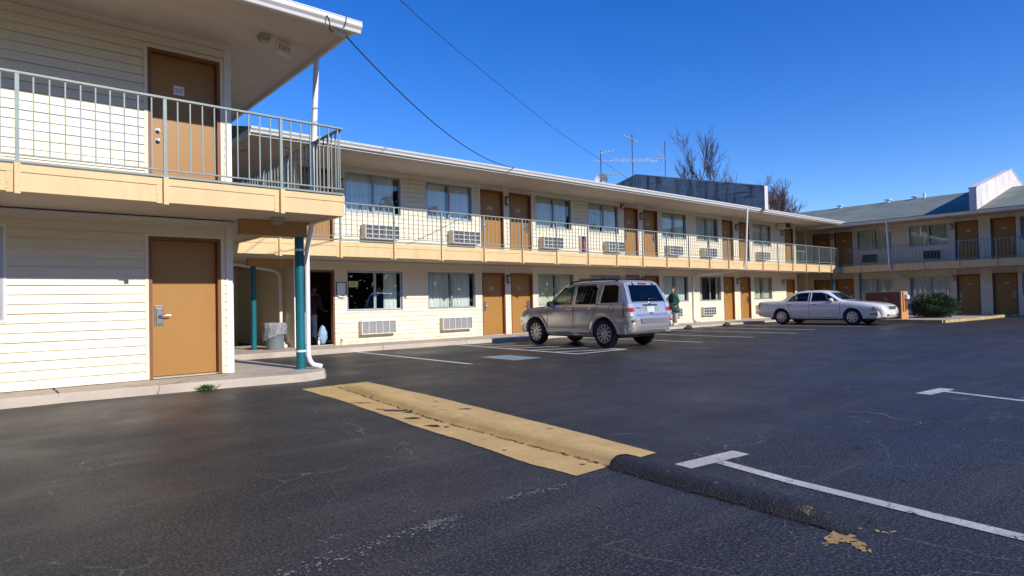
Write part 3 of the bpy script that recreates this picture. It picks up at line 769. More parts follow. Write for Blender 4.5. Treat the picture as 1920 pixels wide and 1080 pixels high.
# ------------------------------------------------------------------ LEFT WING (near building)
LW = empty('motel_wing', (1.5, 11.05, 0)); tag(LW, 'near cream sided motel wing with an upper door signed Storage Room', 'motel building')
class Par:  # parts are modelled in world space: this offsets them under their Empty
    pass
def inv(par): return Matrix.Translation(-par.location)
def adopt(par):
    for c in list(par.children):
        if not c.get('_done'):
            c.matrix_parent_inverse = inv(par); c['_done'] = 1
FL = Face('Y', 11.05)
WL0, WL1 = -8., 3.33
LD = (2.10, 3.16, .135, 2.36); UD = (2.11, 3.18, 2.95, 5.33); LWN = (-1.45, .35, 1.11, 2.40); UWN = (-1.45, -.02, 3.95, 5.25)
mb = MB()
siding(mb, FL, WL0, WL1 - .09, .135, 2.66, [(LD[0] - .05, LD[1] + .05, .1, LD[3] + .04), (LWN[0], LWN[1], LWN[2], LWN[3])])
siding(mb, FL, WL0, WL1 - .09, 2.97, 5.68, [(UD[0] - .05, UD[1] + .05, 2.9, UD[3] + .04), UWN])
FE = Face('X+', WL1)
siding(mb, FE, 11.06, 20, .135, 2.66); siding(mb, FE, 11.06, 20, 2.97, 5.68)
mb.quad((WL1, 11.06, 2.6), (WL1, 20, 2.6), (WL1, 20, 3.0), (WL1, 11.06, 3.0)); mb.quad((WL0, 20, .1), (WL1, 20, .1), (WL1, 20, 5.7), (WL0, 20, 5.7)); mb.quad((WL0, 11.06, .1), (WL0, 20, .1), (WL0, 20, 5.7), (WL0, 11.06, 5.7))
mb.quad((WL0, 11.05, 2.97), (WL1, 11.05, 2.97), (WL1, 20, 2.97), (WL0, 20, 2.97))
mb.build('wall', M['siding'], LW)
tb = MB(); tb.box(WL1 - .09, WL1 + .022, 11.05 - .028, 11.05 + .09, .13, 2.66); tb.build('corner_trim', M['trim'], LW); tb = MB(); tb.box(WL1 - .09, WL1 + .022, 11.05 - .028, 11.05 + .09, 2.97, 5.66)
tb.build('corner_trim', M['trim'], LW)
tb = MB(); FL.box(tb, WL0, WL1 - .09, .002, .02, 2.60, 2.66); FL.box(tb, WL0, WL1 - .09, .002, .02, 5.60, 5.66); tb.build('frieze_trim', M['trim'], LW)
lf = door(FL, LW, *LD, trim=True)
lf2 = door(FL, LW, *UD, lock=False, knob=True, trim=True)
sb = MB(); FL.box(sb, 2.50, 2.66, -.09, -.086, 4.68, 4.83); sg = sb.build('door_sign', M['paperwhite'], lf2)
text_mesh('Storage\nRoom', .042, M['ink'], 'lettering', lf2, FL(2.58, -.0855, 4.757), FL.rot(), depth=.0005)
window(FL, LW, *LWN, curtain='full'); window(FL, LW, *UWN, curtain='full')
# deck
DZ = 2.97
db = MB(); db.box(WL0, 4.50, 9.52, 11.00, 2.675, 2.955); db.box(3.42, 4.50, 11.0, 14.62, 2.675, 2.955); db.build('balcony_deck', M['deck'], LW)
FA = Face('Y', 11.05)
fascia(LW, FA, WL0, 4.50, 1.65, 2.655, 2.985, 2.885)
FEd = Face('X+', 3.33); fm = MB(); fm.box(4.50, 4.585, 9.412, 14.62, 2.655, 2.885); fm.box(4.50, 4.597, 9.4, 14.62, 2.885, 2.985); fm.build('deck_fascia', M['fascia'], LW)
posts = [-5.83, -4.26, -2.69, -1.13, .43, 2.0, 3.57]
brackets(LW, FA, posts, 1.65, 2.62, 2.985)
PL = [(-8, 9.40), (4.56, 9.40), (4.56, 14.55)]
ps = [x + 8 for x in posts] + [12.56 + q for q in (1.0, 2.3, 3.6, 4.9)]
railing(LW, PL, 4.07, 3.09, 3.005, ps, .157, limit=98, postz=2.96)
# beam + column + conduit under the deck
bm_ = MB(); bm_.box(3.36, 4.47, 10.62, 10.80, 2.42, 2.673); bm_.build('deck_beam', M['tan'], LW)
pc = MB(); pc.lathe([(.078, .12), (.078, 2.418)], 24, 'z', (4.37, 10.72, 0)); pc.lathe([(.10, .125), (.10, .14), (.078, .142)], 20, 'z', (4.37, 10.72, 0)); pc.build('deck_column', M['teal'], LW)
ds = MB(); ds.tube([(4.675, 10.58, 5.64), (4.66, 10.58, 5.3), (4.555, 10.56, 3.2), (4.52, 10.52, 2.72)], .052, 8)
ds.tube([(4.53, 10.56, 2.66), (4.52, 10.60, 2.5), (4.475, 10.64, 2.2), (4.47, 10.64, .55), (4.47, 10.64, .36), (4.49, 10.60, .25), (4.53, 10.56, .19), (4.66, 10.5, .155)], .045, 8)
ds.build('downspout', M['white'], LW)
st = MB()
for z in (.42, 2.18): st.lathe([(.082, z), (.082, z + .035)], 20, 'z', (4.37, 10.72, 0)); st.box(4.40, 4.48, 10.64, 10.67, z, z + .035)
st.build('strap', M['white'], LW)
soffit_light(LW, 3.82, 10.26, 2.675); soffit_light(LW, 3.65, 10.25, 5.645)
exit_sign(LW, 3.98, 10.30, 5.645, R(25))
# roof
rb = MB(); rb.box(WL0, 4.66, 9.10, 11.3, 5.645, 5.66); rb.box(3.3, 4.66, 11.3, 16.2, 5.645, 5.66); rb.build('soffit', M['soffit'], LW)
rb = MB(); rb.box(4.66, 4.70, 9.0, 16.25, 5.585, 5.70); rb.box(WL0, 4.66, 9.06, 9.10, 5.59, 5.70); rb.build('roof_fascia', M['trim'], LW)
rb = MB(); zr0, zr1 = 5.72, 6.75
rb.quad((WL0, 8.98, zr0), (4.76, 8.98, zr0), (4.76, 15.2, zr1), (WL0, 15.2, zr1)); rb.quad((WL0, 15.2, zr1), (4.76, 15.2, zr1), (4.76, 16.3, zr1 - .2), (WL0, 20.3, zr0))
rb.quad((WL0, 8.98, zr0 - .02), (4.76, 8.98, zr0 - .02), (4.76, 16.3, zr0 - .02), (WL0, 16.3, zr0 - .02)); rb.quad((4.76, 8.98, zr0 - .02), (4.76, 16.3, zr0 - .02), (4.76, 15.2, zr1), (4.76, 8.98, zr0))
rb.build('roof', M['roofshingle'], LW)
gutter(LW, (WL0, 9.055, 5.53), (4.72, 9.055, 5.53), (0, -1, 0), .165)
cb = MB()
cb.tube([(4.10, 9.0, 5.69), (4.13, 8.915, 5.60), (4.17, 8.93, 5.52), (4.22, 9.06, 5.49), (4.30, 9.12, 5.50), (4.42, 9.14, 5.50)], .008, 6); cb.tube([(4.12, 8.915, 5.63), (4.15, 8.90, 5.55), (4.2, 9.0, 5.46), (4.28, 9.1, 5.47)], .006, 6)
cb.tube([(4.44, 8.922, 5.70), (4.43, 8.92, 5.6), (4.40, 8.93, 5.52)], .007, 6)
cbo = cb.build('cable_drop', M['black'], LW)
wb = MB(); wb.tube([(4.32, 9.10, 5.50), (4.36, 9.11, 5.50), (4.48, 9.14, 5.49), (4.54, 9.15, 5.49)], [.02, .03, .028, .01], 8); wb.build('splice_cover', M['white'], cbo)
adopt(LW)

# ------------------------------------------------------------------ MAIN WING
MW = empty('motel_wing', (20, 16.3, 0)); tag(MW, 'long two storey motel wing with twin doors, windows and balcony facing the lot', 'motel building')
YM = 16.3; FM = Face('Y', YM); W0, W1 = 6.5, 35.35; PER = 7.43; UZ = 2.80
dl_pairs = []; holesL = []; holesU = []
wins_l = [(7.97, 9.78), (10.66, 12.51), (15.32, 17.17), (18.06, 19.91), (22.78, 24.67), (25.58, 27.41), (30.60, 32.50)]
wins_u = [(7.96, 9.77), (10.65, 12.44), (15.27, 17.11), (18.05, 19.85), (22.77, 24.62), (25.42, 27.29), (30.61, 32.52)]
bays = [(12.78, 15.07, 13.79, 14.03), (20.21, 22.48, 21.14, 21.46), (27.65, 30.26, 28.67, 29.21)]
def zfl(x): return zmain(x, 0)
for b0, b1, m0, m1 in bays:
    holesL.append((b0, m0, 0, 2.45)); holesL.append((m1, b1, 0, 2.45)); holesU.append((b0, m0, 2.7, 5.2)); holesU.append((m1, b1, 2.7, 5.2))
holesL += [(a, b, 1.04, 2.19) for a, b in wins_l] + [(6.68, 7.62, 0, 2.19), (34.15, 35.16, 0, 2.11)]
holesU += [(a, b, 3.83, 4.98) for a, b in wins_u] + [(6.68, 7.62, 2.7, 4.97), (34.12, 35.12, 2.7, 4.97)]
mb = MB()
siding(mb, FM, W0 + .09, W1 - .09, .05, 2.45, holesL); siding(mb, FM, W0 + .09, W1 - .09, UZ, 5.13, holesU)
FMe = Face('X-', W0); siding(mb, FMe, YM + .005, 22, .1, 2.45, lip=.02); siding(mb, FMe, YM + .005, 27, UZ, 5.13)
mb.quad((W0, 27, 0), (W1, 27, 0), (W1, 27, 5.2), (W0, 27, 5.2)); mb.quad((W0, YM, 2.6), (W1, YM, 2.6), (W1, 27, 2.6), (W0, 27, 2.6))
FMr = Face('X+', W1); siding(mb, FMr, YM + .005, 27, 0, 2.45); siding(mb, FMr, YM + .005, 27, UZ, 5.13)
for xx in (W0, W1): mb.quad((xx, YM, 2.40), (xx, 27, 2.40), (xx, 27, 2.85), (xx, YM, 2.85))
mb.quad((3.3, 20.9, 0), (W0, 20.9, 0), (W0, 20.9, 5.13), (3.3, 20.9, 5.13))
mb.build('wall', M['siding'], MW)
for x in (W0 - .022, W1 - .09):
    tb = MB(); tb.box(x, x + .112, YM - .03, YM + .09, .06, 2.45); tb.box(x, x + .112, YM - .03, YM + .09, UZ, 5.13); tb.build('corner_trim', M['trim'], MW)
for b0, b1, m0, m1 in bays:
    for x in (b0 - .03, m0, m1 - .03, b1):
        for z0, z1 in ((.08, 2.45), (UZ, 5.13)): tb = MB(); FM.box(tb, x, x + .03, -.02, .022, z0, z1); tb.build('door_bay_trim', M['trim'], MW)
for i, (a, b) in enumerate(wins_l):
    window(FM, MW, a, b, 1.04, 2.19, ['laundry', 'gap', 'full', 'full', 'gap', 'sides', 'full'][i], sub=['curtain', 'curtain', 'curtain2', 'curtain2', 'curtain', 'curtain2', 'curtain2'][i])
for i, (a, b) in enumerate(wins_u):
    window(FM, MW, a, b, 3.83, 4.98, 'full', sub='curtain' if i in (0, 1) else 'curtain2')
for i, (a, b) in enumerate([(8.33, 9.45), (11.09, 12.25), (15.4, 16.4), (18.85, 19.85), (22.95, 23.95), (25.65, 26.7), (30.7, 31.75)]):
    if i < 2 or i > 3: ac_unit(FM, MW, a, b, .37, .76, 'plain' if i < 2 else 'grid', .18)
for i, (a, b) in enumerate([(8.33, 9.44), (11.35, 12.45), (15.3, 16.3), (18.8, 19.78), (22.85, 23.85), (25.6, 26.6), (30.75, 31.75)]):
    ac_unit(FM, MW, a + .1, b + .1, 3.08, 3.50, 'grid', .30)
num_l = [('152', '151'), ('150', '149'), ('148', '147')]; num_u = [('256', '255'), ('254', '253'), ('252', '251')]
for (b0, b1, m0, m1), (n1, n2), (u1, u2) in zip(bays, num_l, num_u):
    zf = zfl((b0 + b1) / 2)
    door(FM, MW, b0 + .002, m0 - .002, zf, 2.185, 'R', n1); door(FM, MW, m1 + .002, b1 - .002, zf, 2.185, 'L', n2)
    door(FM, MW, b0 + .002, m0 - .002, UZ + .02, 4.965, 'R', u1); door(FM, MW, m1 + .002, b1 - .002, UZ + .02, 4.965, 'L', u2)
    for zz0, zz1 in ((2.188, 2.449), (4.968, 5.128)):
        door_bay_panel(MW, FM, b0 + .002, m0 - .002, zz0, zz1); door_bay_panel(MW, FM, m1 + .002, b1 - .002, zz0, zz1)
    wall_lamp(FM, MW, (m0 + m1) / 2, 1.98); wall_lamp(FM, MW, (m0 + m1) / 2, 4.66)
door(FM, MW, 34.15, 35.16, zfl(34), 2.105, 'R'); door(FM, MW, 34.12, 35.12, UZ + .02, 4.965, 'R')
wall_lamp(FM, MW, 33.7, 1.95); wall_lamp(FM, MW, 33.72, 4.62)
door(FM, MW, 6.68, 7.62, .125, 2.185, leaf=False); door(FM, MW, 6.68, 7.62, UZ + .02, 4.965, 'L'); wall_lamp(FM, MW, 7.80, 4.6)
# speaker / condenser box high on the wall and fire alarm, extinguisher cabinet, notice holder
mb = MB(); FM.box(mb, 33.2, 33.85, .02, .5, 4.86, 5.11); mb.build('wall_box', M['ac'], MW, bevel=.01)
mb = MB(); FM.box(mb, 33.24, 33.81, .5, .51, 4.88, 5.09); mb.build('wall_box_grille', M['black'], MW)
mb = MB(); FM.box(mb, 19.98, 20.17, .015, .08, 4.90, 5.08); al = mb.build('fire_alarm', M['red'], MW, bevel=.008)
mb = MB(); FM.box(mb, 20.03, 20.12, .08, .10, 4.93, 4.99); mb.build('strobe', M['white'], al)
mb = MB()
for a0, a1, z0, z1 in ((17.52, 17.55, 3.0, 3.66), (17.81, 17.84, 3.0, 3.66), (17.55, 17.81, 3.63, 3.66), (17.55, 17.81, 3.0, 3.03)): FM.box(mb, a0, a1, .0, .10, z0, z1)
fx = mb.build('extinguisher_cabinet', M['alulight'], MW)
mb = MB(); FM.box(mb, 17.55, 17.81, .014, .03, 3.03, 3.63); mb.build('cabinet_back', M['black'], fx)
mb = MB(); mb.lathe([(.0, 3.06), (.062, 3.07), (.065, 3.10), (.065, 3.38), (.05, 3.43), (.02, 3.46), (.02, 3.50), (.03, 3.51), (.03, 3.53), (0, 3.535)], 16, 'z', (17.68, YM - .10, 0)); mb.build('fire_extinguisher', M['firered'], fx)
mb = MB(); FM.box(mb, 7.68, 7.94, .014, .03, 1.52, 1.84); nh = mb.build('notice_board', M['paperwhite'], MW)
mb = MB()
for a0, a1, z0, z1 in ((7.66, 7.68, 1.50, 1.86), (7.94, 7.96, 1.50, 1.86), (7.68, 7.94, 1.84, 1.86)): FM.box(mb, a0, a1, .014, .04, z0, z1)
mb.build('frame', M['black'], nh)
mb = MB(); mb.tube([(7.69, YM - .05, 1.50), (7.74, YM - .07, 1.455), (7.82, YM - .075, 1.44), (7.90, YM - .07, 1.455), (7.95, YM - .05, 1.50)], .018, 8); mb.build('tray', M['white'], nh)
mb = MB(); FM.box(mb, 8.05, 8.34, -.012, -.009, 1.72, 1.885); gs = mb.build('window_sign', M['signyellow'], MW)
text_mesh('GUEST\nLAUNDRY', .062, M['ink'], 'lettering', gs, FM(8.195, -.008, 1.805), FM.rot(), depth=.0005)
mb = MB(); mb.tube([(7.79, YM - .02, .24), (7.79, YM - .07, .24), (7.79, YM - .09, .22), (7.79, YM - .09, .17)], .012, 8); mb.tube([(7.79, YM - .05, .24), (7.79, YM - .05, .29)], .02, 8); mb.build('hose_tap', M['chrome'], MW)
# laundry room behind the open door
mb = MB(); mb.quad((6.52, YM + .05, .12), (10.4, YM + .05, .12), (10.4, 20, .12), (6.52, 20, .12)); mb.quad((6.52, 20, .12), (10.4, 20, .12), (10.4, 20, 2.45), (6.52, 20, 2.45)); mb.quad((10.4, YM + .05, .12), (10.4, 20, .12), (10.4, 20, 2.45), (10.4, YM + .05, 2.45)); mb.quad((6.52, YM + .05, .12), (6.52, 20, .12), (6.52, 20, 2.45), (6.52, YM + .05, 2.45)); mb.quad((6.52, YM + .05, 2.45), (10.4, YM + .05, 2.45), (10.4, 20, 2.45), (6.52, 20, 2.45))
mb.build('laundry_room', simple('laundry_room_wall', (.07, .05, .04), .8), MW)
# deck, fascia, brackets, railing
DE = 1.68   # deck edge distance from the wall -> y = 14.62
db = MB(); db.box(3.42, 36.95, YM - DE + .11, YM + .0, 2.46, UZ - .012); db.box(3.42, W0 - .03, YM, 21, 2.46, UZ - .012); db.build('balcony_deck', M['deck'], MW)
db = MB(); db.box(35.0, 38.7, YM + .01, YM + .3, 2.46, UZ - .012); db.build('deck_end', M['deck'], MW)
fascia(MW, FM, 3.42, 36.95, DE, 2.44, UZ + .012, 2.70)
mposts = [7.02 + 1.5235 * i for i in range(-1, 20)]
brackets(MW, FM, mposts, DE, 2.40, UZ + .012)
railing(MW, [(4.62, YM - DE), (36.92, YM - DE), (36.92, YM - .3)], 3.79, 2.95, 2.85, [x - 4.62 for x in mposts] + [32.3], .152, limit=99, postz=2.79)
bm_ = MB(); bm_.box(5.33, 6.47, YM + .02, YM + .2, 2.27, 2.457); bm_.build('deck_beam', M['tan'], MW)
pc = MB(); pc.lathe([(.066, .11), (.066, 2.268)], 20, 'z', (5.49, 16.45, 0)); pc.build('deck_column', M['teal'], MW)
pc = MB(); pc.lathe([(.06, .05), (.06, 2.455)], 20, 'z', (36.55, 14.85, 0)); pc.build('deck_column', M['teal'], MW)
# breezeway at the far end: recessed tan wall, inner rail, lit corner post
bw = MB(); bw.box(35.37, 36.80, 18.4, 18.5, .0, 5.13); bw.build('breezeway_wall', M['tan'], MW)
bw = MB(); bw.box(36.72, 36.80, YM - .02, YM + .06, UZ, 5.13); bw.box(36.72, 36.80, YM - .02, YM + .06, .04, 2.45); bw.build('breezeway_post', M['fascia'], MW)
bw = MB(); bw.box(35.37, 36.72, YM + .02, YM + .05, 3.72, 3.76)
for k in range(9): bw.box(35.5 + k * .14, 35.516 + k * .14, YM + .027, YM + .043, 2.9, 3.72)
bw.build('breezeway_rail', M['rail'], MW)
# soffit, roof, gutter
rb = MB(); rb.box(4.80, 37.1, 14.52, YM + .1, 5.13, 5.15); rb.box(4.80, W0, YM + .1, 22, 5.13, 5.15); rb.box(35.2, 38.7, YM + .1, 20, 5.13, 5.15); rb.build('soffit', M['soffit'], MW)
rb = MB(); rb.box(4.76, 4.80, 14.45, 22, 5.10, 5.25); rb.box(4.80, 37.1, 14.48, 14.52, 5.12, 5.25); rb.build('roof_fascia', M['trim'], MW)
rb = MB(); RY = 21.6; RZ = 5.26 + .24 * (RY - 14.4)
rb.quad((4.72, 14.36, 5.27), (37.2, 14.36, 5.27), (44.3, RY, RZ), (4.72, RY, RZ)); rb.quad((4.72, RY, RZ), (44.3, RY, RZ), (44.3, 28.8, 5.27), (4.72, 28.8, 5.27))
rb.quad((4.72, 14.36, 5.25), (37.2, 14.36, 5.25), (37.2, 28.8, 5.25), (4.72, 28.8, 5.25)); rb.quad((4.72, 14.36, 5.25), (4.72, 14.36, 5.27), (4.72, RY, RZ), (4.72, 28.8, 5.27), (4.72, 28.8, 5.25))
rb.build('roof', M['roofshingle'], MW)
gutter(MW, (4.78, 14.475, 5.165), (37.3, 14.475, 5.165), (0, -1, 0), .125)
ds = MB(); ds.tube([(26.60, 14.36, 5.20), (26.60, 14.38, 5.0), (26.64, 14.53, 2.95), (26.64, 14.545, 2.55), (26.5, 14.8, 2.40), (25.1, 16.0, 2.22), (24.98, YM - .07, 2.12), (24.98, YM - .06, .25), (25.05, YM - .10, .16), (25.3, YM - .2, .13)], .042, 8)
ds.build('downspout', M['white'], MW)
ds = MB(); ds.tube([(5.0, 17.6, 2.42), (5.4, 17.5, 2.38), (6.25, 17.0, 2.2), (6.37, 16.95, 2.05), (6.37, 16.95, .45), (6.37, 16.92, .30), (6.37, 16.75, .19), (6.37, 16.62, .16)], .05, 8)
ds.build('downspout', M['trim'], MW)
exit_sign(MW, 5.95, 15.3, 5.13, R(40))
cd_ = MB(); cd_.tube([(4.9, 16.6, 5.10), (5.2, 15.9, 5.10)], .018, 8); cd_.tube([(4.95, 16.7, 5.10), (5.3, 15.85, 5.10)], .014, 8); cd_.build('conduit', M['soffit'], MW)
# firewall parapet across the roof
fwl = MB(); X0, X1 = 27.90, 28.18
poly = [(14.22, 5.24), (14.22, 6.30), (21.55, 8.06), (28.9, 6.30), (28.9, 5.24)]
fwl.prism(poly, X0, X1, 'x')
fo = fwl.build('firewall', M['parapet'], MW)
cp = MB(); cp.prism([(14.19, 6.302), (21.55, 8.067), (28.9, 6.302), (28.9, 6.34), (21.55, 8.11), (14.19, 6.34)], X0 - .03, X1 + .03, 'x'); cp.build('coping', M['parapetwhite'], fo)
cp = MB(); cp.box(X0 - .01, X1 + .02, 14.19, 14.219, 5.22, 6.30); cp.build('firewall_end', M['parapetwhite'], fo)
adopt(MW)

# ------------------------------------------------------------------ RIGHT WING (across the far end, in shade)
RW = empty('motel_wing', (38.8, 8, 0)); tag(RW, 'shaded motel wing across the far end of the lot under a green grey shingle roof', 'motel building')
XR = 38.8; FR = Face('X-', XR); V0, V1 = -4., 18.6
pairs = [(14.53, 16.80), (7.0, 9.53), (-.5, 2.1)]
wr_ = [(12.46, 14.28), (9.80, 11.64), (5.05, 6.85), (2.4, 4.2), (-2.6, -.8)]
hl = [(a, b, .98, 2.07) for a, b in wr_]; hu = [(a, b, 3.70, 4.84) for a, b in wr_]
pd = []
for a, b in pairs: pd += [(a, a + 1.02), (b - 1.02, b)]
hl += [(a, b, 0, 2.41) for a, b in pd]; hu += [(a, b, 2.7, 5.2) for a, b in pd]
mb = MB(); siding(mb, FR, V0, V1, .02, 2.42, hl); siding(mb, FR, V0, V1, 2.76, 5.02, hu)
mb.quad((XR, V0, 0), (50, V0, 0), (50, V0, 5.05), (XR, V0, 5.05)); mb.quad((50, V0, 0), (50, 24, 0), (50, 24, 5.05), (50, V0, 5.05)); mb.quad((XR, V0, 2.6), (50, V0, 2.6), (50, 24, 2.6), (XR, 24, 2.6)); mb.quad((XR, V1, 0), (XR, 24, 0), (XR, 24, 5.05), (XR, V1, 5.05)); mb.quad((XR, 24, 0), (50, 24, 0), (50, 24, 5.05), (XR, 24, 5.05))
mb.build('wall', M['siding'], RW)
for i, (a, b) in enumerate(wr_):
    window(FR, RW, a, b, .98, 2.07, 'full', 'curtain'); window(FR, RW, a, b, 3.70, 4.84, 'full', 'curtain2')
    aa = a + .8 if i != 1 else a + .42
    ac_unit(FR, RW, aa - .05, aa + .72, 3.02, 3.43, 'dark', .22)
    if i > 1: ac_unit(FR, RW, aa - .05, aa + .72, .30, .68, 'dark', .2)
nr_l = [('145', '146'), ('143', '144'), ('141', '142')]; nr_u = [('249', '250'), ('247', '248'), ('245', '246')]
for (a, b), (n1, n2), (u1, u2) in zip(pairs, nr_l, nr_u):
    for (c, d), hg, n, u in (((a, a + 1.02), 'R', n1, u1), ((b - 1.02, b), 'L', n2, u2)):
        door(FR, RW, c + .002, d - .002, .03, 2.10, hg, n); door(FR, RW, c + .002, d - .002, 2.77, 4.85, hg, u)
        door_bay_panel(RW, FR, c + .002, d - .002, 2.103, 2.409); door_bay_panel(RW, FR, c + .002, d - .002, 4.853, 5.018)
    wall_lamp(FR, RW, b + .13 if b < 10 else (a + b) / 2, 1.93); wall_lamp(FR, RW, b + .13 if b < 10 else (a + b) / 2, 4.62)
for a, b in pd:
    for x in (a - .03, b):
        for z0, z1 in ((.03, 2.42), (2.76, 5.02)): tb = MB(); FR.box(tb, x, x + .03, -.02, .022, z0, z1); tb.build('door_bay_trim', M['trim'], RW)
db = MB(); db.box(37.42, XR, V0, 14.6, 2.42, 2.75); db.box(37.0, XR, 14.64, V1, 2.42, 2.75); db.build('balcony_deck', M['deck'], RW)
fascia(RW, FR, V0, 14.6, 1.5, 2.40, 2.765, 2.66)
rpost = [13.61 - 1.523 * k for k in range(11)]
brackets(RW, FR, rpost, 1.5, 2.37, 2.765)
railing(RW, [(37.3, 14.55), (37.3, V0)], 3.74, 2.87, 2.80, [14.55 - y for y in rpost], .152, limit=99, postz=2.75)
for y in (13.70, 6.3, -1.): 
    pc = MB(); pc.lathe([(.06, .02), (.06, 2.418)], 16, 'z', (37.5, y, 0)); pc.build('deck_column', M['teal'], RW)
rb = MB(); rb.box(37.12, XR + .1, V0, 18.6, 5.02, 5.04); rb.build('soffit', M['soffit'], RW)
rb = MB(); rb.box(37.08, 37.12, V0, 17., 5.01, 5.16); rb.build('roof_fascia', M['trim'], RW)
rb = MB(); RX = 44.4; RZ2 = 5.20 + .25 * (RX - 37.0)
rb.quad((36.98, V0 - .3, 5.18), (36.98, 17.5, 5.18), (RX, 24.6, RZ2), (RX, V0 - .3, RZ2)); rb.quad((RX, V0 - .3, RZ2), (RX, 24.6, RZ2), (51.8, 24.6, 5.18), (51.8, V0 - .3, 5.18))
rb.quad((36.98, V0 - .3, 5.16), (36.98, 24.6, 5.16), (51.8, 24.6, 5.16), (51.8, V0 - .3, 5.16)); rb.quad((36.98, V0 - .3, 5.16), (RX, V0 - .3, RZ2), (51.8, V0 - .3, 5.16))
rb.build('roof', M['roofshingle'], RW)
gutter(RW, (37.085, V0, 5.03), (37.085, 14.6, 5.03), (-1, 0, 0), .12)
ds = MB(); ds.tube([(37.02, 12.15, 5.10), (37.05, 12.15, 4.95), (37.17, 12.12, 2.9), (37.17, 12.11, 2.55), (37.4, 12.05, 2.36), (38.55, 11.7, 2.0), (38.72, 11.66, 1.9), (38.72, 11.66, .1)], .045, 8); ds.build('downspout', M['white'], RW)
pw_ = MB(); pw_.prism([(36.9, 5.16), (36.9, 6.23), (44.4, 8.0), (51.9, 6.23), (51.9, 5.16)], 8.12, 8.42, 'y'); po = pw_.build('firewall', M['parapetwhite'], RW)
cp = MB(); cp.prism([(36.87, 6.232), (44.4, 8.006), (51.9, 6.232), (51.9, 6.28), (44.4, 8.06), (36.87, 6.28)], 8.09, 8.45, 'y'); cp.build('coping', M['parapetwhite'], po)
for y, h, cap in ((17.24, .18, 1), (14.33, .18, 1), (12.84, .16, 1), (12.32, .30, 0)):
    vb = MB(); zb_ = RZ2 - .06
    if cap: vb.lathe([(.10, zb_ - .1), (.10, zb_ + h - .06), (.22, zb_ + h - .05), (.22, zb_ + h), (0, zb_ + h + .03)], 12, 'z', (RX - .25, y, 0), 0, False)
    else: vb.lathe([(.07, zb_ - .1), (.07, zb_ + h)], 12, 'z', (RX - .3, y, 0))
    vb.build('roof_vent', M['gutter'] if not cap else M['white'], RW)
adopt(RW)
# ------------------------------------------------------------------ cars
def pchip(xs, ys):
    n = len(xs); h = [xs[i + 1] - xs[i] for i in range(n - 1)]; d = [(ys[i + 1] - ys[i]) / h[i] for i in range(n - 1)]
    m = [0.] * n; m[0] = d[0]; m[-1] = d[-1]
    for i in range(1, n - 1):
        if d[i - 1] * d[i] <= 0: m[i] = 0.
        else:
            w1 = 2 * h[i] + h[i - 1]; w2 = h[i] + 2 * h[i - 1]; m[i] = (w1 + w2) / (w1 / d[i - 1] + w2 / d[i])
    def f(x):
        if x <= xs[0]: return ys[0]
        if x >= xs[-1]: return ys[-1]
        i = 0
        while x > xs[i + 1]: i += 1
        t = (x - xs[i]) / h[i]
        return (2 * t ** 3 - 3 * t * t + 1) * ys[i] + (t ** 3 - 2 * t * t + t) * h[i] * m[i] + (-2 * t ** 3 + 3 * t * t) * ys[i + 1] + (t ** 3 - t * t) * h[i] * m[i + 1]
    return f
class Loft:
    KEYS = ('zb', 'ws', 'wm', 'zm', 'zbelt', 'wb', 'zr', 'wr', 'zc')
    def __init__(s, st):
        us = [r[0] for r in st]; s.us = us
        s.f = {k: pchip(us, [r[i + 1] for r in st]) for i, k in enumerate(s.KEYS)}
    def ring(s, u):
        g = {k: s.f[k](u) for k in s.KEYS}
        zb, ws, wm, zm, zl, wb, zr, wr, zc = [g[k] for k in s.KEYS]
        return [(0, zb), (ws - .14, zb), (ws - .02, zb + .03), (ws, zb + .10), (lerp(ws, wm, .75), lerp(zb + .1, zm, .5)), (wm, zm), (wm - .003, lerp(zm, zl, .55)), (lerp(wm, wb, .6), lerp(zm, zl, .88)), (wb, zl),
                (lerp(wb, wr, .5) + .012 * min(1, (zr - zl) / .3), lerp(zl, zr, .5)), (wr, zr), (wr - .05, lerp(zr, zc, .5)), (wr * .72, lerp(zr, zc, .82)), (wr * .4, lerp(zr, zc, .96)), (0, zc)]
    def side_x(s, u, z):
        r = s.ring(u)[3:11]
        for (x0, z0), (x1, z1) in zip(r[:-1], r[1:]):
            if z <= z1: return lerp(x0, x1, max(0, min(1, (z - z0) / max(1e-6, z1 - z0))))
        return r[-1][0]
    def top_z(s, u, x):
        r = s.ring(u)[8:]; x = abs(x)
        for (x0, z0), (x1, z1) in zip(r[:-1], r[1:]):
            if x >= x1: return lerp(z1, z0, max(0, min(1, (x - x1) / max(1e-6, x0 - x1))))
        return r[-1][1]
    def find_u(s, x, z, ua, ub):
        """u between ua (low side) and ub (high side) where the top surface reaches z"""
        for _ in range(40):
            m = (ua + ub) / 2
            if s.top_z(m, x) < z: ua = m
            else: ub = m
        return (ua + ub) / 2
    def grid_us(s, step=.06):
        out = []
        for a, b in zip(s.us[:-1], s.us[1:]):
            n = max(1, int(round((b - a) / step)))
            out += [lerp(a, b, i / n) for i in range(n)]
        return out + [s.us[-1]]
def closed_loft(mb, rings, us, L):
    rows = []
    for u, r in zip(us, rings):
        right = [(x, u - L / 2, z) for x, z in r]; left = [(-x, u - L / 2, z) for x, z in r[1:-1]][::-1]
        rows.append(right + left)
    mb.grid(rows, 0, True, True); mb.quad(*rows[0][::-1]); mb.quad(*rows[-1])
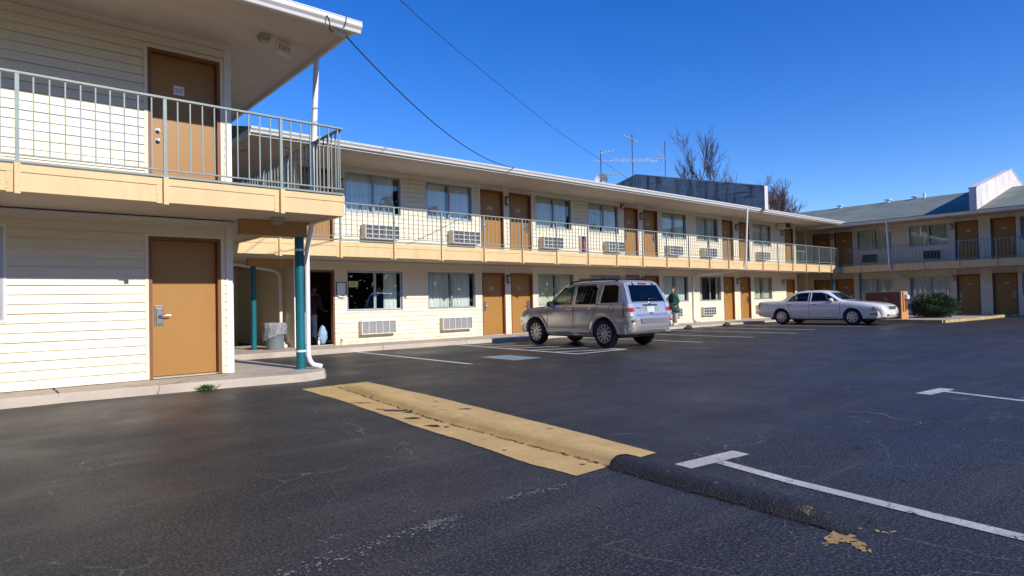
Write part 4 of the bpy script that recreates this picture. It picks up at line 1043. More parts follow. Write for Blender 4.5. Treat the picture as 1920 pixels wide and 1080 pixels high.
def boolean(obj, cutters):
    for c in cutters:
        m = obj.modifiers.new('cut', 'BOOLEAN'); m.operation = 'DIFFERENCE'; m.solver = 'EXACT'; m.object = c
    bpy.context.view_layer.update()
    me = bpy.data.meshes.new_from_object(obj.evaluated_get(bpy.context.evaluated_depsgraph_get()))
    obj.modifiers.clear(); old = obj.data; obj.data = me; bpy.data.meshes.remove(old)
    for c in cutters:
        d = c.data; bpy.data.objects.remove(c); bpy.data.meshes.remove(d)
def paint_mat(name, c, metal=.0, rough=.3, coat=.8):
    m = simple(name, c, rough, metal, var=.04, vscale=1.5, coat=coat); return m
M['silver'] = paint_mat('silver_paint', (.62, .605, .585), .6, .2)
M['pearl'] = paint_mat('pearl_white_paint', (.84, .81, .765), .0, .18, 1.)
M['carglass'] = glass_mat('car_glass', (.34, .40, .36), 1.0, base=.0)
M['carglassdark'] = glass_mat('car_glass_dark', (.05, .055, .055), 1.0, base=.0)
M['cabin'] = simple('cabin_trim', (.035, .034, .034), .8, var=.2)
M['seat'] = simple('seat_cloth', (.05, .048, .045), .85, var=.2)
M['taillens'] = simple('tail_lens_red', (.42, .012, .015), .15, var=.05, coat=1.)
M['clearlens'] = simple('clear_lens', (.60, .58, .56), .12, metal=.35, var=.1, coat=1.)
M['amber'] = simple('amber_lens', (.60, .30, .10), .2, var=.05, coat=1.)
M['greyplastic'] = simple('grey_plastic', (.17, .18, .20), .5, var=.1)
M['alloy'] = simple('alloy_wheel', (.55, .55, .55), .3, metal=.8, var=.05)
M['hubcap'] = simple('hub_cap', (.58, .57, .56), .35, metal=.4, var=.05)
M['brakedark'] = simple('wheel_dark', (.012, .012, .013), .6)
M['plate'] = simple('plate_blue_white', (.58, .64, .78), .4, var=.08, vscale=14)
M['seam'] = simple('panel_gap', (.03, .03, .03), .8)

def wheel(par, x, y, rad, width, side, style):
    """tyre, rim; side = +1 when the outer face points to +x"""
    w = empty('wheel', (x, y, rad)); w.parent = par
    mb = MB(); hw = width / 2; ri = rad * .66
    prof = [(ri, -hw + .02), (ri + .02, -hw), (rad - .05, -hw - .004), (rad - .018, -hw + .018), (rad - .003, -hw + .05), (rad, 0), (rad - .003, hw - .05), (rad - .018, hw - .018), (rad - .05, hw + .004), (ri + .02, hw), (ri, hw - .02), (ri, -hw + .02)]
    mb.lathe([(r, side * h) for r, h in prof], 40, 'x', cap=False); mb.build('tyre', M['rubber'], w, smooth_angle=40)
    rb = MB()
    rb.lathe([(ri + .004, side * (hw - .015)), (ri - .006, side * (hw - .004)), (ri - .016, side * (hw - .012)), (ri - .022, side * (hw - .10))], 40, 'x', mi=0, cap=False)
    rb.lathe([(ri - .02, side * (hw - .10)), (0, side * (hw - .105))], 32, 'x', mi=1, cap=False)
    if style == 'alloy':
        n = 11
        for k in range(n):
            a = 2 * math.pi * k / n; ca, sa = math.cos(a), math.sin(a); ta, tb2 = -sa, ca
            def P(r, off, d): return (side * (hw - d), r * ca + off * ta, r * sa + off * tb2)
            r0, r1 = .05, ri - .01
            A = [P(r0, -.020, .02), P(r0, .020, .02), P(r1, .017, .012), P(r1, -.017, .012)]; B = [P(r0, -.02, .06), P(r0, .02, .06), P(r1, .017, .05), P(r1, -.017, .05)]
            rb.quad(*A); rb.quad(A[0], A[3], B[3], B[0]); rb.quad(A[1], A[2], B[2], B[1])
        rb.lathe([(.062, side * (hw - .05)), (.062, side * (hw - .02)), (.05, side * (hw - .008)), (.03, side * (hw - .004)), (0, side * (hw - .004))], 20, 'x')
        for k in range(5):
            a = 2 * math.pi * (k + .3) / 5; rb.lathe([(.009, side * (hw - .022)), (.009, side * (hw - .010)), (0, side * (hw - .009))], 6, 'x', (0, .042 * math.cos(a), .042 * math.sin(a)), mi=1)
    else:
        rb.lathe([(ri - .012, side * (hw - .014)), (ri - .05, side * (hw + .0)), (ri * .55, side * (hw - .004)), (.05, side * (hw + .006)), (.03, side * (hw + .012)), (0, side * (hw + .012))], 40, 'x', cap=False)
        for k in range(7):
            a = 2 * math.pi * k / 7 + .2; r = ri * .70; pts = []
            for j in range(10):
                b = 2 * math.pi * j / 10; rr = r + .036 * math.cos(b); oo = .028 * math.sin(b) * (1 + .25 * math.cos(b))
                pts.append((side * (hw + .004), rr * math.cos(a) - oo * math.sin(a), rr * math.sin(a) + oo * math.cos(a)))
            rb.quad(*pts, mi=1)
    rb.build('rim', [M['alloy'] if style == 'alloy' else M['hubcap'], M['brakedark']], w)
    return w
def side_patch(lf, L, poly, off, side, n=1):
    """flat-ish polygon (u,z) laid on the body side"""
    return [(side * (lf.side_x(u, z) + off), u - L / 2, z) for u, z in poly]
def ribbon(lf, L, path, wd, side, mb, off=.0025, mi=0):
    pts = []
    for (a, b) in zip(path[:-1], path[1:]):
        k = max(1, int(math.hypot(b[0] - a[0], b[1] - a[1]) / .05))
        pts += [(lerp(a[0], b[0], i / k), lerp(a[1], b[1], i / k)) for i in range(k)]
    pts.append(path[-1]); rows = []
    for i, (u, z) in enumerate(pts):
        a = pts[max(0, i - 1)]; b = pts[min(len(pts) - 1, i + 1)]; t = Vector((b[0] - a[0], b[1] - a[1])).normalized(); n = Vector((-t.y, t.x)) * wd / 2
        rows.append([(side * (lf.side_x(u + s_ * n.x, z + s_ * n.y) + off), u + s_ * n.x - L / 2, z + s_ * n.y) for s_ in (-1, 1)])
    mb.grid(rows, mi, True)
def arch_lip(lf, L, uc, zc, r0, r1, side, mb, proud, a0=-15, a1=195, mi=0):
    rows = []
    for k in range(29):
        a = R(lerp(a0, a1, k / 28)); row = []
        for r, o in ((r0, -.02), (r0, proud), (lerp(r0, r1, .4), proud * 1.05), (r1, .003)):
            u = uc + r * math.cos(a); z = zc + r * math.sin(a)
            row.append((side * (lf.side_x(u, max(z, .2)) + o), u - L / 2, z))
        rows.append(row)
    mb.grid(rows, mi, True)
def build_shell(root, lf, L, mats, cav, wheels, sidewins, ws, rw, name='body'):
    us = lf.grid_us(); mb = MB(); closed_loft(mb, [lf.ring(u) for u in us], us, L)
    body = mb.build(name, mats, root, weld=True)
    cut = []
    # cabin cavity
    c0, c1, zfl = cav; cu = [lerp(c0, c1, i / 30) for i in range(31)]; rings = []; mb = MB()
    for u in cu:
        g = {k: lf.f[k](u) for k in lf.KEYS}; zr = max(g['zr'] - .05, zfl + .06); zl = min(g['zbelt'], zr - .02); zl = max(zl, zfl + .03)
        rings.append([(0, zfl), (g['wb'] - .09, zfl), (g['wb'] - .05, zl), (g['wr'] - .05, zr), (g['wr'] * .6, max(zr + .005, g['zc'] - .07)), (0, max(zr + .01, g['zc'] - .05))])
    closed_loft(mb, rings, cu, L); cut.append(mb.build('cut', mats, root, weld=True))
    for uc, r in wheels:
        for sd in (-1, 1):
            mb = MB(); mb.lathe([(r, sd * .52), (r, sd * 1.2)], 40, 'x', (0, uc - L / 2, wheels_z), smooth=False); cut.append(mb.build('cut', mats, root, weld=True))
    for poly in sidewins:
        for sd in (-1, 1):
            mb = MB(); mb.prism([(u - L / 2, z) for u, z in poly], sd * .45, sd * 1.2, 'x'); cut.append(mb.build('cut', mats, root, weld=True))
    for poly, y0, y1 in (ws, rw):
        mb = MB(); mb.prism(poly, y0 - L / 2, y1 - L / 2, 'y'); cut.append(mb.build('cut', mats, root, weld=True))
    boolean(body, cut)
    for p in body.data.polygons: p.use_smooth = True
    body.data.set_sharp_from_angle(angle=R(28))
    return body
def sheet_glass(root, lf, L, zs, xw, ua, ub, off, mat, name):
    mb = MB(); rows = []
    for i in range(9):
        z = lerp(zs[0], zs[1], i / 8); w_ = lerp(xw[0], xw[1], i / 8); row = []
        for j in range(11):
            x = lerp(-w_, w_, j / 10); u = lf.find_u(x, z, ua, ub); row.append((x, u - L / 2 + off, z - .004))
        rows.append(row)
    mb.grid(rows, 0, True); return mb.build(name, M[mat], root)
def mirror(root, x, y, z, side, mat):
    mb = MB(); rows = []
    for t, w_, h in ((-.06, .05, .05), (-.045, .10, .075), (0, .115, .085), (.05, .10, .075), (.09, .05, .045)):
        rows.append([(x + side * (.10 + w_ * math.cos(2 * math.pi * k / 14)), y + t, z + h * math.sin(2 * math.pi * k / 14)) for k in range(14)])
    mb.grid(rows, 0, True, True); mb.quad(*rows[0]); mb.quad(*rows[-1])
    mb.box(min(x - side * .03, x + side * .06), max(x - side * .03, x + side * .06), y - .02, y + .05, z - .07, z - .03)
    o = mb.build('wing_mirror', mat, root)
    gb = MB(); gb.quad(*[(x + side * (.10 + .085 * math.cos(2 * math.pi * k / 12)), y - .062, z + .06 * math.sin(2 * math.pi * k / 12)) for k in range(12)]); gb.build('mirror_glass', M['chrome'], o)
    return o
def handle(root, lf, L, u, z, side, mat, ln=.18):
    mb = MB(); x = lf.side_x(u, z); mb.tube([(side * (x - .005), u - ln / 2 - L / 2, z), (side * (x + .03), u - ln / 2 + .03 - L / 2, z), (side * (x + .034), u - L / 2, z), (side * (x + .03), u + ln / 2 - .03 - L / 2, z), (side * (x - .005), u + ln / 2 - L / 2, z)], [.016, .018, .018, .018, .016], 8)
    return mb.build('door_handle', mat, root)
def seats(root, L, us, zf, xs, mat):
    for u in us:
        for x in xs:
            mb = MB(); mb.box(x - .25, x + .25, u - L / 2 - .02, u - L / 2 + .48, zf, zf + .16)
            rows = []
            for t in range(6):
                z = zf + .1 + t * .12; yy = u - L / 2 - .02 - t * .035; w_ = .25 - .02 * t * (t > 3)
                rows.append([(x - w_, yy, z), (x - w_ * .8, yy + .10, z), (x + w_ * .8, yy + .10, z), (x + w_, yy, z), (x + w_ * .8, yy - .06, z), (x - w_ * .8, yy - .06, z)])
            mb.grid(rows, 0, True, True); mb.quad(*rows[-1])
            mb.tube([(x - .13, yy - .02, z + .12), (x + .13, yy - .02, z + .12)], .085, 10)
            mb.build('seat', mat, root)
def steering(root, L, u, x, z):
    mb = MB(); pts = []
    for k in range(21):
        a = 2 * math.pi * k / 20; pts.append((x + .18 * math.cos(a), u - L / 2 + .07 * math.sin(a), z + .165 * math.sin(a)))
    mb.tube(pts, .014, 6); mb.tube([(x - .17, u - L / 2, z), (x + .17, u - L / 2, z)], .018, 6); mb.tube([(x, u - L / 2, z), (x, u - L / 2 + .35, z - .15)], .03, 8)
    mb.build('steering_wheel', M['black'], root)

# ---- silver SUV --------------------------------------------------------------
LS = 4.44
SUV = empty('parked_suv', (12.81, 11.586, 0)); SUV.scale = (.94, .95, 1); tag(SUV, 'silver grey four door SUV parked beside the hatched bay with its tailgate to the sun', 'car')
#        u     zb   ws   wm   zm  zbelt  wb    zr    wr    zc
st = [(0.00, .46, .66, .70, .60, .70, .66, .735, .64, .75),
      (0.03, .42, .74, .80, .60, .76, .79, .80, .77, .81),
      (0.075, .38, .79, .865, .60, .80, .85, .84, .83, .86),
      (0.10, .36, .82, .885, .62, .95, .86, .985, .84, 1.0),
      (0.13, .35, .84, .895, .64, 1.06, .875, 1.10, .855, 1.12),
      (0.20, .34, .85, .90, .66, 1.07, .88, 1.25, .815, 1.275),
      (0.30, .33, .86, .905, .66, 1.07, .88, 1.455, .755, 1.50),
      (0.38, .33, .86, .905, .66, 1.07, .88, 1.585, .72, 1.645),
      (0.47, .32, .865, .905, .66, 1.07, .88, 1.625, .70, 1.685),
      (0.80, .30, .87, .905, .66, 1.07, .88, 1.635, .70, 1.70),
      (1.60, .27, .875, .905, .66, 1.06, .88, 1.635, .70, 1.705),
      (2.20, .27, .875, .905, .66, 1.05, .88, 1.62, .695, 1.69),
      (2.52, .27, .875, .905, .66, 1.045, .875, 1.565, .69, 1.64),
      (2.85, .27, .875, .905, .66, 1.04, .87, 1.34, .715, 1.40),
      (3.20, .28, .87, .90, .66, 1.03, .86, 1.085, .77, 1.135),
      (3.30, .28, .87, .90, .65, 1.02, .855, 1.05, .79, 1.09),
      (3.75, .30, .865, .90, .64, .985, .84, 1.01, .78, 1.055),
      (4.10, .32, .84, .88, .62, .94, .81, .965, .75, 1.01),
      (4.27, .34, .80, .84, .60, .885, .76, .91, .70, .945),
      (4.38, .37, .73, .76, .58, .76, .70, .79, .66, .83),
      (4.44, .42, .62, .64, .56, .66, .60, .69, .58, .72)]
lf = Loft(st); wheels_z = .36
UR, UF = .94, 3.55
body_mats = [M['silver']]
sw = [[(2.08, 1.095), (3.02, 1.095), (2.93, 1.20), (2.50, 1.545), (2.30, 1.575), (2.08, 1.58)], [(1.22, 1.105), (2.00, 1.10), (2.00, 1.58), (1.32, 1.585), (1.22, 1.50)], [(.46, 1.14), (1.08, 1.12), (1.08, 1.24), (1.02, 1.575), (.62, 1.575), (.52, 1.53)]]
wsp = ([(-.72, 1.17), (.72, 1.17), (.60, 1.54), (-.60, 1.54)], 2.3, 3.5); rwp = ([(-.70, 1.16), (.70, 1.16), (.60, 1.555), (-.60, 1.555)], -.2, .55)
body = build_shell(SUV, lf, LS, body_mats, (.30, 3.0, .62), [(UR, .425), (UF, .425)], sw, wsp, rwp)
for sd in (-1, 1):
    for i, poly in enumerate(sw):
        mb = MB(); mb.quad(*side_patch(lf, LS, poly, -.012, sd)); mb.build('side_window', M['carglass'] if i == 0 else M['carglassdark'], SUV)
    mb = MB()
    ribbon(lf, LS, [(3.05, 1.03), (3.06, .5), (3.0, .40)], .016, sd, mb); ribbon(lf, LS, [(2.04, 1.59), (2.04, .42)], .016, sd, mb)
    ribbon(lf, LS, [(1.14, 1.57), (1.16, 1.1), (1.30, .85), (1.42, .5), (1.42, .42)], .016, sd, mb); ribbon(lf, LS, [(1.42, .40), (3.0, .40)], .012, sd, mb)
    ribbon(lf, LS, [(3.02, 1.072), (1.1, 1.09), (.44, 1.11)], .008, sd, mb); ribbon(lf, LS, [(.10, .78), (.52, .775)], .008, sd, mb)
    mb.build('door_seam', M['seam'], SUV)
    mb = MB(); ribbon(lf, LS, [(3.04, 1.083), (2.92, 1.20), (2.49, 1.565), (2.28, 1.597), (1.3, 1.605)], .018, sd, mb, .003); mb.build('window_trim', M['black'], SUV)
    mb = MB(); ribbon(lf, LS, [(1.115, 1.58), (1.13, 1.24), (1.13, 1.1)], .03, sd, mb, .002); mb.build('pillar_trim', M['chrome'], SUV)
    mb = MB(); arch_lip(lf, LS, UR, .36, .42, .52, sd, mb, .022, 2, 178); mb.build('wheel_arch', M['silver'], SUV)
    mb = MB(); arch_lip(lf, LS, UF, .36, .42, .52, sd, mb, .022, 2, 178); mb.build('wheel_arch', M['silver'], SUV)
    mb = MB(); rows = []
    for u in (1.42, 1.8, 2.4, 3.08): rows.append([(sd * (lf.side_x(u, .42) + o), u - LS / 2, z) for o, z in ((.0, .47), (.022, .455), (.03, .40), (.022, .345), (-.03, .335))])
    mb.grid(rows, 0, True); mb.build('rocker_trim', M['silver'], SUV)
    mb = MB(); ribbon(lf, LS, [(1.44, .56), (3.04, .56)], .022, sd, mb, .006); mb.build('side_moulding', M['silver'], SUV)
    handle(SUV, lf, LS, 2.20, .97, sd, M['silver'], .2); handle(SUV, lf, LS, 1.36, .985, sd, M['chrome'], .2)
    mirror(SUV, sd * .86, 2.86 - LS / 2, 1.12, sd, M['black'])
    wheel(SUV, sd * .79, UR - LS / 2, .36, .235, sd, 'alloy'); wheel(SUV, sd * .79, UF - LS / 2, .36, .235, sd, 'alloy')
    # roof rail
    mb = MB(); pts = []
    for u, z in ((.62, .01), (.72, .05), (1.2, .06), (1.9, .06), (2.25, .04), (2.38, .0)): pts.append((sd * .64, u - LS / 2, lf.top_z(u, .64) + z))
    mb.tube(pts, [.018, .022, .022, .022, .022, .018], 8); mb.tube([(sd * .64, .66 - LS / 2, lf.top_z(.66, .64) - .01), (sd * .64, .70 - LS / 2, lf.top_z(.7, .64) + .05)], .03, 8)
    mb.build('roof_rail', M['black'], SUV)
    # tail lamp wrapping the corner
    mb = MB(); rows = []
    for z in [lerp(.80, 1.10, i / 6) for i in range(7)]:
        row = []
        us_ = [.25 + (.03 if z > 1.0 else 0), .19, .14]
        for u in us_: row.append((sd * (lf.side_x(u, z) + .008), u - LS / 2, z))
        uu = lf.find_u(.83, z, 0, .5); row.append((sd * .845, uu - LS / 2 - .02, z)); row.append((sd * .78, lf.find_u(.78, z, 0, .5) - LS / 2 - .016, z)); row.append((sd * .68, lf.find_u(.68, z, 0, .5) - LS / 2 - .010, z))
        rows.append(row)
    mb.grid(rows[:3], 1, True); mb.grid([r[2:] for r in rows[2:5]], 0, True); mb.grid([r[:3] for r in rows[2:5]], 1, True); mb.grid(rows[4:], 1, True)
    mb.build('tail_lamp', [M['taillens'], M['clearlens']], SUV)
    mb = MB(); ribbon(lf, LS, [(.285, 1.11), (.255, .79)], .03, sd, mb, .009); mb.build('lamp_bezel', M['black'], SUV)
    mb = MB(); mb.box(min(sd * .58, sd * .84), max(sd * .58, sd * .84), .012 - LS / 2, .06 - LS / 2, .655, .70); mb.build('bumper_reflector', M['taillens'], SUV)
    # headlamp
    mb = MB(); rows = []
    for z in (.78, .84, .90): rows.append([(sd * (lf.side_x(u, z) + .006), u - LS / 2, z) for u in (3.98, 4.1, 4.2, 4.3)])
    mb.grid(rows, 0, True); mb.build('headlamp', M['clearlens'], SUV)
mb = MB(); rows = []
for z, o in ((.79, .0), (.77, -.035), (.70, -.05), (.58, -.05), (.50, -.04), (.45, .0)):
    rows.append([(x, (abs(x) / .9) ** 6 * .16 - LS / 2 + o + .02, z) for x in [lerp(-.885, .885, j / 24) for j in range(25)]])
mb.grid(rows, 0, True); mb.build('bumper', M['silver'], SUV)
mb = MB()
mb.prism([(-.56, .735), (.56, .735), (.53, .615), (-.53, .615)], -.045 - LS / 2, -.02 - LS / 2, 'y'); mb.build('bumper_step', M['greyplastic'], SUV, bevel=.01)
# tailgate furniture
def tg(x, z): return lf.find_u(x, z, 0., .5) - LS / 2
mb = MB()
for sd in (-1, 1):
    rows = []
    for z in [lerp(.81, 1.60, i / 14) for i in range(15)]:
        xx = lerp(.705, .66, max(0, (z - 1.1) / .5)); rows.append([(sd * (xx + q), tg(xx, z) - .004, z) for q in (-.005, .005)])
    mb.grid(rows, 0, True)
rows = [[(lerp(-.7, .7, i / 10), tg(lerp(-.7, .7, i / 10), z) - .005, z) for z in (.812, .82)] for i in range(11)]; mb.grid(rows, 0, True)
rows = [[(lerp(-.70, .70, i / 10), tg(lerp(-.7, .7, i / 10), z) - .005, z) for z in (1.128, 1.135)] for i in range(11)]; mb.grid(rows, 0, True)
mb.build('tailgate_seam', M['seam'], SUV)
sheet_glass(SUV, lf, LS, (1.15, 1.565), (.70, .605), 0., .5, -.002, 'carglassdark', 'rear_window')
sheet_glass(SUV, lf, LS, (1.165, 1.55), (.725, .60), 3.5, 2.3, -.004, 'carglass', 'windscreen')
mb = MB(); yy = tg(0, 1.07); mb.box(-.30, .30, yy - .03, yy + .02, 1.045, 1.075); mb.build('tailgate_handle', M['black'], SUV, bevel=.006)
mb = MB(); mb.box(-.33, .33, tg(0, .93) - .006, tg(0, .93) + .05, .865, 1.04); mb.build('plate_recess', M['silver'], SUV, bevel=.01)
mb = MB(); mb.box(-.155, .155, tg(0, .93) - .016, tg(0, .93) - .006, .885, 1.02); pl = mb.build('licence_plate', M['plate'], SUV)
mb = MB(); mb.lathe([(.0, 0), (.04, .0), (.045, .008), (0, .012)], 16, 'y', (0, tg(0, 1.10) - .012, 1.10)); mb.build('emblem', M['chrome'], SUV)
mb = MB(); mb.box(-.05, .05, tg(0, .84) - .008, tg(0, .84) + .02, .825, .865); mb.build('release_button', M['black'], SUV)
text_mesh('MARINER', .05, M['greyplastic'], 'badge', SUV, (-.50, tg(.5, .99) - .006, .99), (R(90 - 4), 0, 0)); text_mesh('V6', .045, M['greyplastic'], 'badge', SUV, (-.44, tg(.44, .925) - .006, .925), (R(90 - 4), 0, 0))
mb = MB(); mb.box(-.16, .16, tg(0, 1.60) - .03, tg(0, 1.60) + .02, 1.585, 1.62); mb.build('brake_lamp', M['taillens'], SUV, bevel=.004)
mb = MB(); a = (-.02, tg(0, 1.19) - .02, 1.19); mb.tube([a, (.10, tg(.1, 1.22) - .03, 1.215), (.36, tg(.36, 1.21) - .02, 1.205)], [.025, .018, .008], 8); mb.tube([(-.03, a[1], 1.175), (-.01, a[1], 1.225)], .028, 8); mb.build('rear_wiper', M['black'], SUV)
for x in (-.42, .42):
    mb = MB(); mb.tube([(x, tg(x, 1.62) - .005, 1.625), (x + .02, tg(x, 1.53) - .018, 1.54)], .016, 6); mb.build('glass_hinge', M['black'], SUV)
mb = MB(); pts = [(-(lf.side_x(.68 + .085 * math.cos(a), .98 + .085 * math.sin(a)) + .003), .68 + .085 * math.cos(a) - LS / 2, .98 + .085 * math.sin(a)) for a in [2 * math.pi * k / 24 for k in range(25)]]
mb.tube(pts, .005, 5); mb.build('fuel_door', M['seam'], SUV)
mb = MB(); mb.tube([(.62, .35 - LS / 2, .36), (.64, .0 - LS / 2, .37), (.66, -.06 - LS / 2, .365)], .035, 12); mb.build('exhaust_pipe', M['chrome'], SUV)
mb = MB(); mb.box(-.70, .70, .55 - LS / 2, 3.9 - LS / 2, .25, .36); mb.box(-.6, .6, .18 - LS / 2, .6 - LS / 2, .40, .46)
mb.tube([(-.75, UR - LS / 2, .36), (.75, UR - LS / 2, .36)], .06, 8); mb.tube([(-.75, UF - LS / 2, .36), (.75, UF - LS / 2, .36)], .05, 8); mb.build('underbody', M['black'], SUV)
seats(SUV, LS, (2.0,), .66, (-.38, .38), M['seat']); seats(SUV, LS, (1.05,), .68, (-.42, .02, .42), M['seat'])
mb = MB(); mb.box(-.74, .74, 2.78 - LS / 2, 3.0 - LS / 2, .62, 1.10); mb.build('dashboard', M['cabin'], SUV)
steering(SUV, LS, 2.62, -.38, 1.06)
mb = MB(); mb.box(-.01, .01, 2.55 - LS / 2, 2.62 - LS / 2, 1.48, 1.56); mb.box(-.11, .11, 2.53 - LS / 2, 2.56 - LS / 2, 1.43, 1.50); mb.build('interior_mirror', M['black'], SUV)
mb = MB(); mb.tube([(.2, 2.32 - LS / 2, 1.69), (.2, 2.30 - LS / 2, 1.72)], .02, 6); mb.tube([(-.64, .9 - LS / 2, 1.77), (.64, .9 - LS / 2, 1.77)], .018, 8); mb.tube([(-.64, 2.0 - LS / 2, 1.77), (.64, 2.0 - LS / 2, 1.77)], .018, 8); mb.build('roof_bar', M['black'], SUV)

# ---- white sedan (rear = u 0), nose towards -Y -------------------------------
LD_ = 5.26
SED = empty('parked_sedan', (26.80, 11.21, 0), R(180)); SED.scale = (.95, .965, .975); tag(SED, 'pearl white four door sedan parked far along the lot with its nose out', 'car')
st = [(0.00, .42, .72, .78, .58, .66, .76, .69, .72, .71),
      (0.05, .36, .80, .86, .58, .80, .84, .86, .78, .87),
      (0.12, .33, .83, .89, .60, .92, .86, .955, .80, .965),
      (0.30, .30, .86, .915, .62, .955, .87, .985, .80, 1.0),
      (1.00, .26, .885, .935, .64, .965, .88, .995, .78, 1.02),
      (1.15, .25, .885, .935, .64, .965, .88, 1.03, .76, 1.06),
      (1.45, .24, .885, .935, .64, .965, .88, 1.235, .68, 1.28),
      (1.75, .23, .89, .935, .64, .965, .88, 1.345, .64, 1.40),
      (2.20, .23, .89, .935, .64, .96, .88, 1.385, .635, 1.445),
      (2.80, .23, .89, .935, .64, .955, .88, 1.37, .64, 1.435),
      (3.05, .23, .89, .935, .64, .95, .88, 1.32, .65, 1.385),
      (3.45, .23, .89, .935, .64, .945, .875, 1.10, .73, 1.145),
      (3.72, .24, .885, .93, .64, .935, .87, .985, .78, 1.015),
      (3.90, .24, .885, .93, .63, .925, .865, .955, .78, .985),
      (4.50, .25, .87, .915, .62, .87, .84, .895, .75, .935),
      (4.95, .26, .84, .885, .58, .795, .81, .825, .72, .865),
      (5.12, .28, .80, .85, .55, .74, .77, .77, .70, .80),
      (5.22, .31, .72, .77, .52, .65, .70, .68, .64, .70),
      (5.26, .36, .62, .66, .50, .58, .60, .60, .56, .61)]
lf = Loft(st); wheels_z = .33; UR, UF = 1.16, 4.07
sw = [[(2.42, .985), (3.52, .985), (3.42, 1.06), (3.02, 1.285), (2.8, 1.335), (2.42, 1.345)], [(1.42, .99), (2.30, .985), (2.30, 1.345), (2.0, 1.335), (1.78, 1.30), (1.52, 1.14)]]
wsp = ([(-.70, 1.03), (.70, 1.03), (.56, 1.33), (-.56, 1.33)], 2.7, 4.0); rwp = ([(-.66, 1.06), (.66, 1.06), (.55, 1.33), (-.55, 1.33)], .9, 2.1)
body = build_shell(SED, lf, LD_, [M['pearl']], (1.35, 3.5, .55), [(UR, .375), (UF, .375)], sw, wsp, rwp)
for sd in (-1, 1):
    for poly in sw:
        mb = MB(); mb.quad(*side_patch(lf, LD_, poly, -.012, sd)); mb.build('side_window', M['carglass'], SED)
    mb = MB()
    ribbon(lf, LD_, [(3.62, .96), (3.60, .5), (3.5, .33)], .012, sd, mb); ribbon(lf, LD_, [(2.36, 1.36), (2.36, .33)], .012, sd, mb); ribbon(lf, LD_, [(1.36, 1.0), (1.55, .62), (1.62, .33)], .012, sd, mb); ribbon(lf, LD_, [(1.62, .31), (3.5, .31)], .012, sd, mb)
    mb.build('door_seam', M['seam'], SED)
    mb = MB(); ribbon(lf, LD_, [(3.55, .972), (1.38, .975)], .018, sd, mb, .004); mb.build('window_trim', M['chrome'], SED)
    mb = MB(); ribbon(lf, LD_, [(2.36, .99), (2.36, 1.35)], .05, sd, mb, .003); mb.build('pillar_trim', M['black'], SED)
    mb = MB(); ribbon(lf, LD_, [(.35, .56), (.78, .56)], .02, sd, mb, .006); ribbon(lf, LD_, [(1.56, .56), (3.66, .56)], .02, sd, mb, .006); mb.build('side_moulding', M['pearl'], SED)
    handle(SED, lf, LD_, 2.56, .85, sd, M['chrome'], .2); handle(SED, lf, LD_, 1.52, .86, sd, M['chrome'], .2)
    mirror(SED, sd * .85, 3.28 - LD_ / 2, 1.02, sd, M['pearl'])
    wheel(SED, sd * .80, UR - LD_ / 2, .33, .225, sd, 'hub'); wheel(SED, sd * .80, UF - LD_ / 2, .33, .225, sd, 'hub')
    mb = MB(); arch_lip(lf, LD_, UF, .33, .372, .43, sd, mb, .014, 2, 178); mb.build('wheel_arch', M['pearl'], SED); mb = MB(); arch_lip(lf, LD_, UR, .33, .372, .43, sd, mb, .010, 2, 178); mb.build('wheel_arch', M['pearl'], SED)
    mb = MB(); rows = []
    for z in (.58, .65, .73): rows.append([(sd * (lf.side_x(u, z) + .008), u - LD_ / 2, z) for u in (4.80, 4.86, 4.92)])
    mb.grid(rows, 1, True); rows = []
    for z in (.58, .65, .73): rows.append([(sd * (lf.side_x(u, z) + .008), u - LD_ / 2, z) for u in (4.92, 5.0, 5.10, 5.18)] + [(sd * .44, 5.235 - LD_ / 2, z)])
    mb.grid(rows, 0, True); mb.build('headlamp', [M['clearlens'], M['amber']], SED)
    mb = MB(); rows = []
    for z in (.66, .78, .90): rows.append([(sd * (lf.side_x(u, z) + .006), u - LD_ / 2, z) for u in (.07, .14, .22 - .04 * (z > .8))])
    mb.grid(rows, 0, True); mb.build('tail_lamp', M['taillens'], SED)
    mb = MB(); ribbon(lf, LD_, [(4.72, .44), (4.98, .44)], .05, sd, mb, .005); mb.build('side_marker', M['greyplastic'], SED)
mb = MB(); mb.box(-.36, .36, 5.19 - LD_ / 2, 5.262 - LD_ / 2, .60, .735); gr = mb.build('grille', M['chrome'], SED, bevel=.015)
mb = MB()
for i in range(5): mb.box(-.33, .33, 5.263 - LD_ / 2, 5.266 - LD_ / 2, .615 + i * .023, .624 + i * .023)
for i in range(9): mb.box(-.32 + i * .078, -.31 + i * .078, 5.263 - LD_ / 2, 5.2655 - LD_ / 2, .612, .728)
mb.build('grille_gap', M['greyplastic'], gr)
mb = MB(); rows = []
for z, o in ((.575, -.03), (.555, .025), (.50, .045), (.42, .045), (.34, .02), (.29, -.02)):
    rows.append([(x, LD_ / 2 + o - .02 - (abs(x) / .93) ** 4 * .30, z) for x in [lerp(-.90, .90, j / 24) for j in range(25)]])
mb.grid(rows, 0, True); mb.build('bumper', M['pearl'], SED)
mb = MB()
for sd in (-1, 1): mb.box(min(sd * .30, sd * .62), max(sd * .30, sd * .62), LD_ / 2 - .05, LD_ / 2 + .012, .375, .425)
mb.build('air_intake', M['black'], SED)
mb = MB(); mb.box(-.16, .16, LD_ / 2 + .026, LD_ / 2 + .034, .42, .53); mb.build('licence_plate', M['paperwhite'], SED)
mb = MB(); rows = []
for z, o in ((.68, .03), (.66, -.02), (.58, -.035), (.46, -.03), (.38, .03)):
    rows.append([(x, (abs(x) / .9) ** 6 * .16 - LD_ / 2 + o, z) for x in [lerp(-.875, .875, j / 20) for j in range(21)]])
mb.grid(rows, 0, True); mb.build('bumper', M['pearl'], SED)
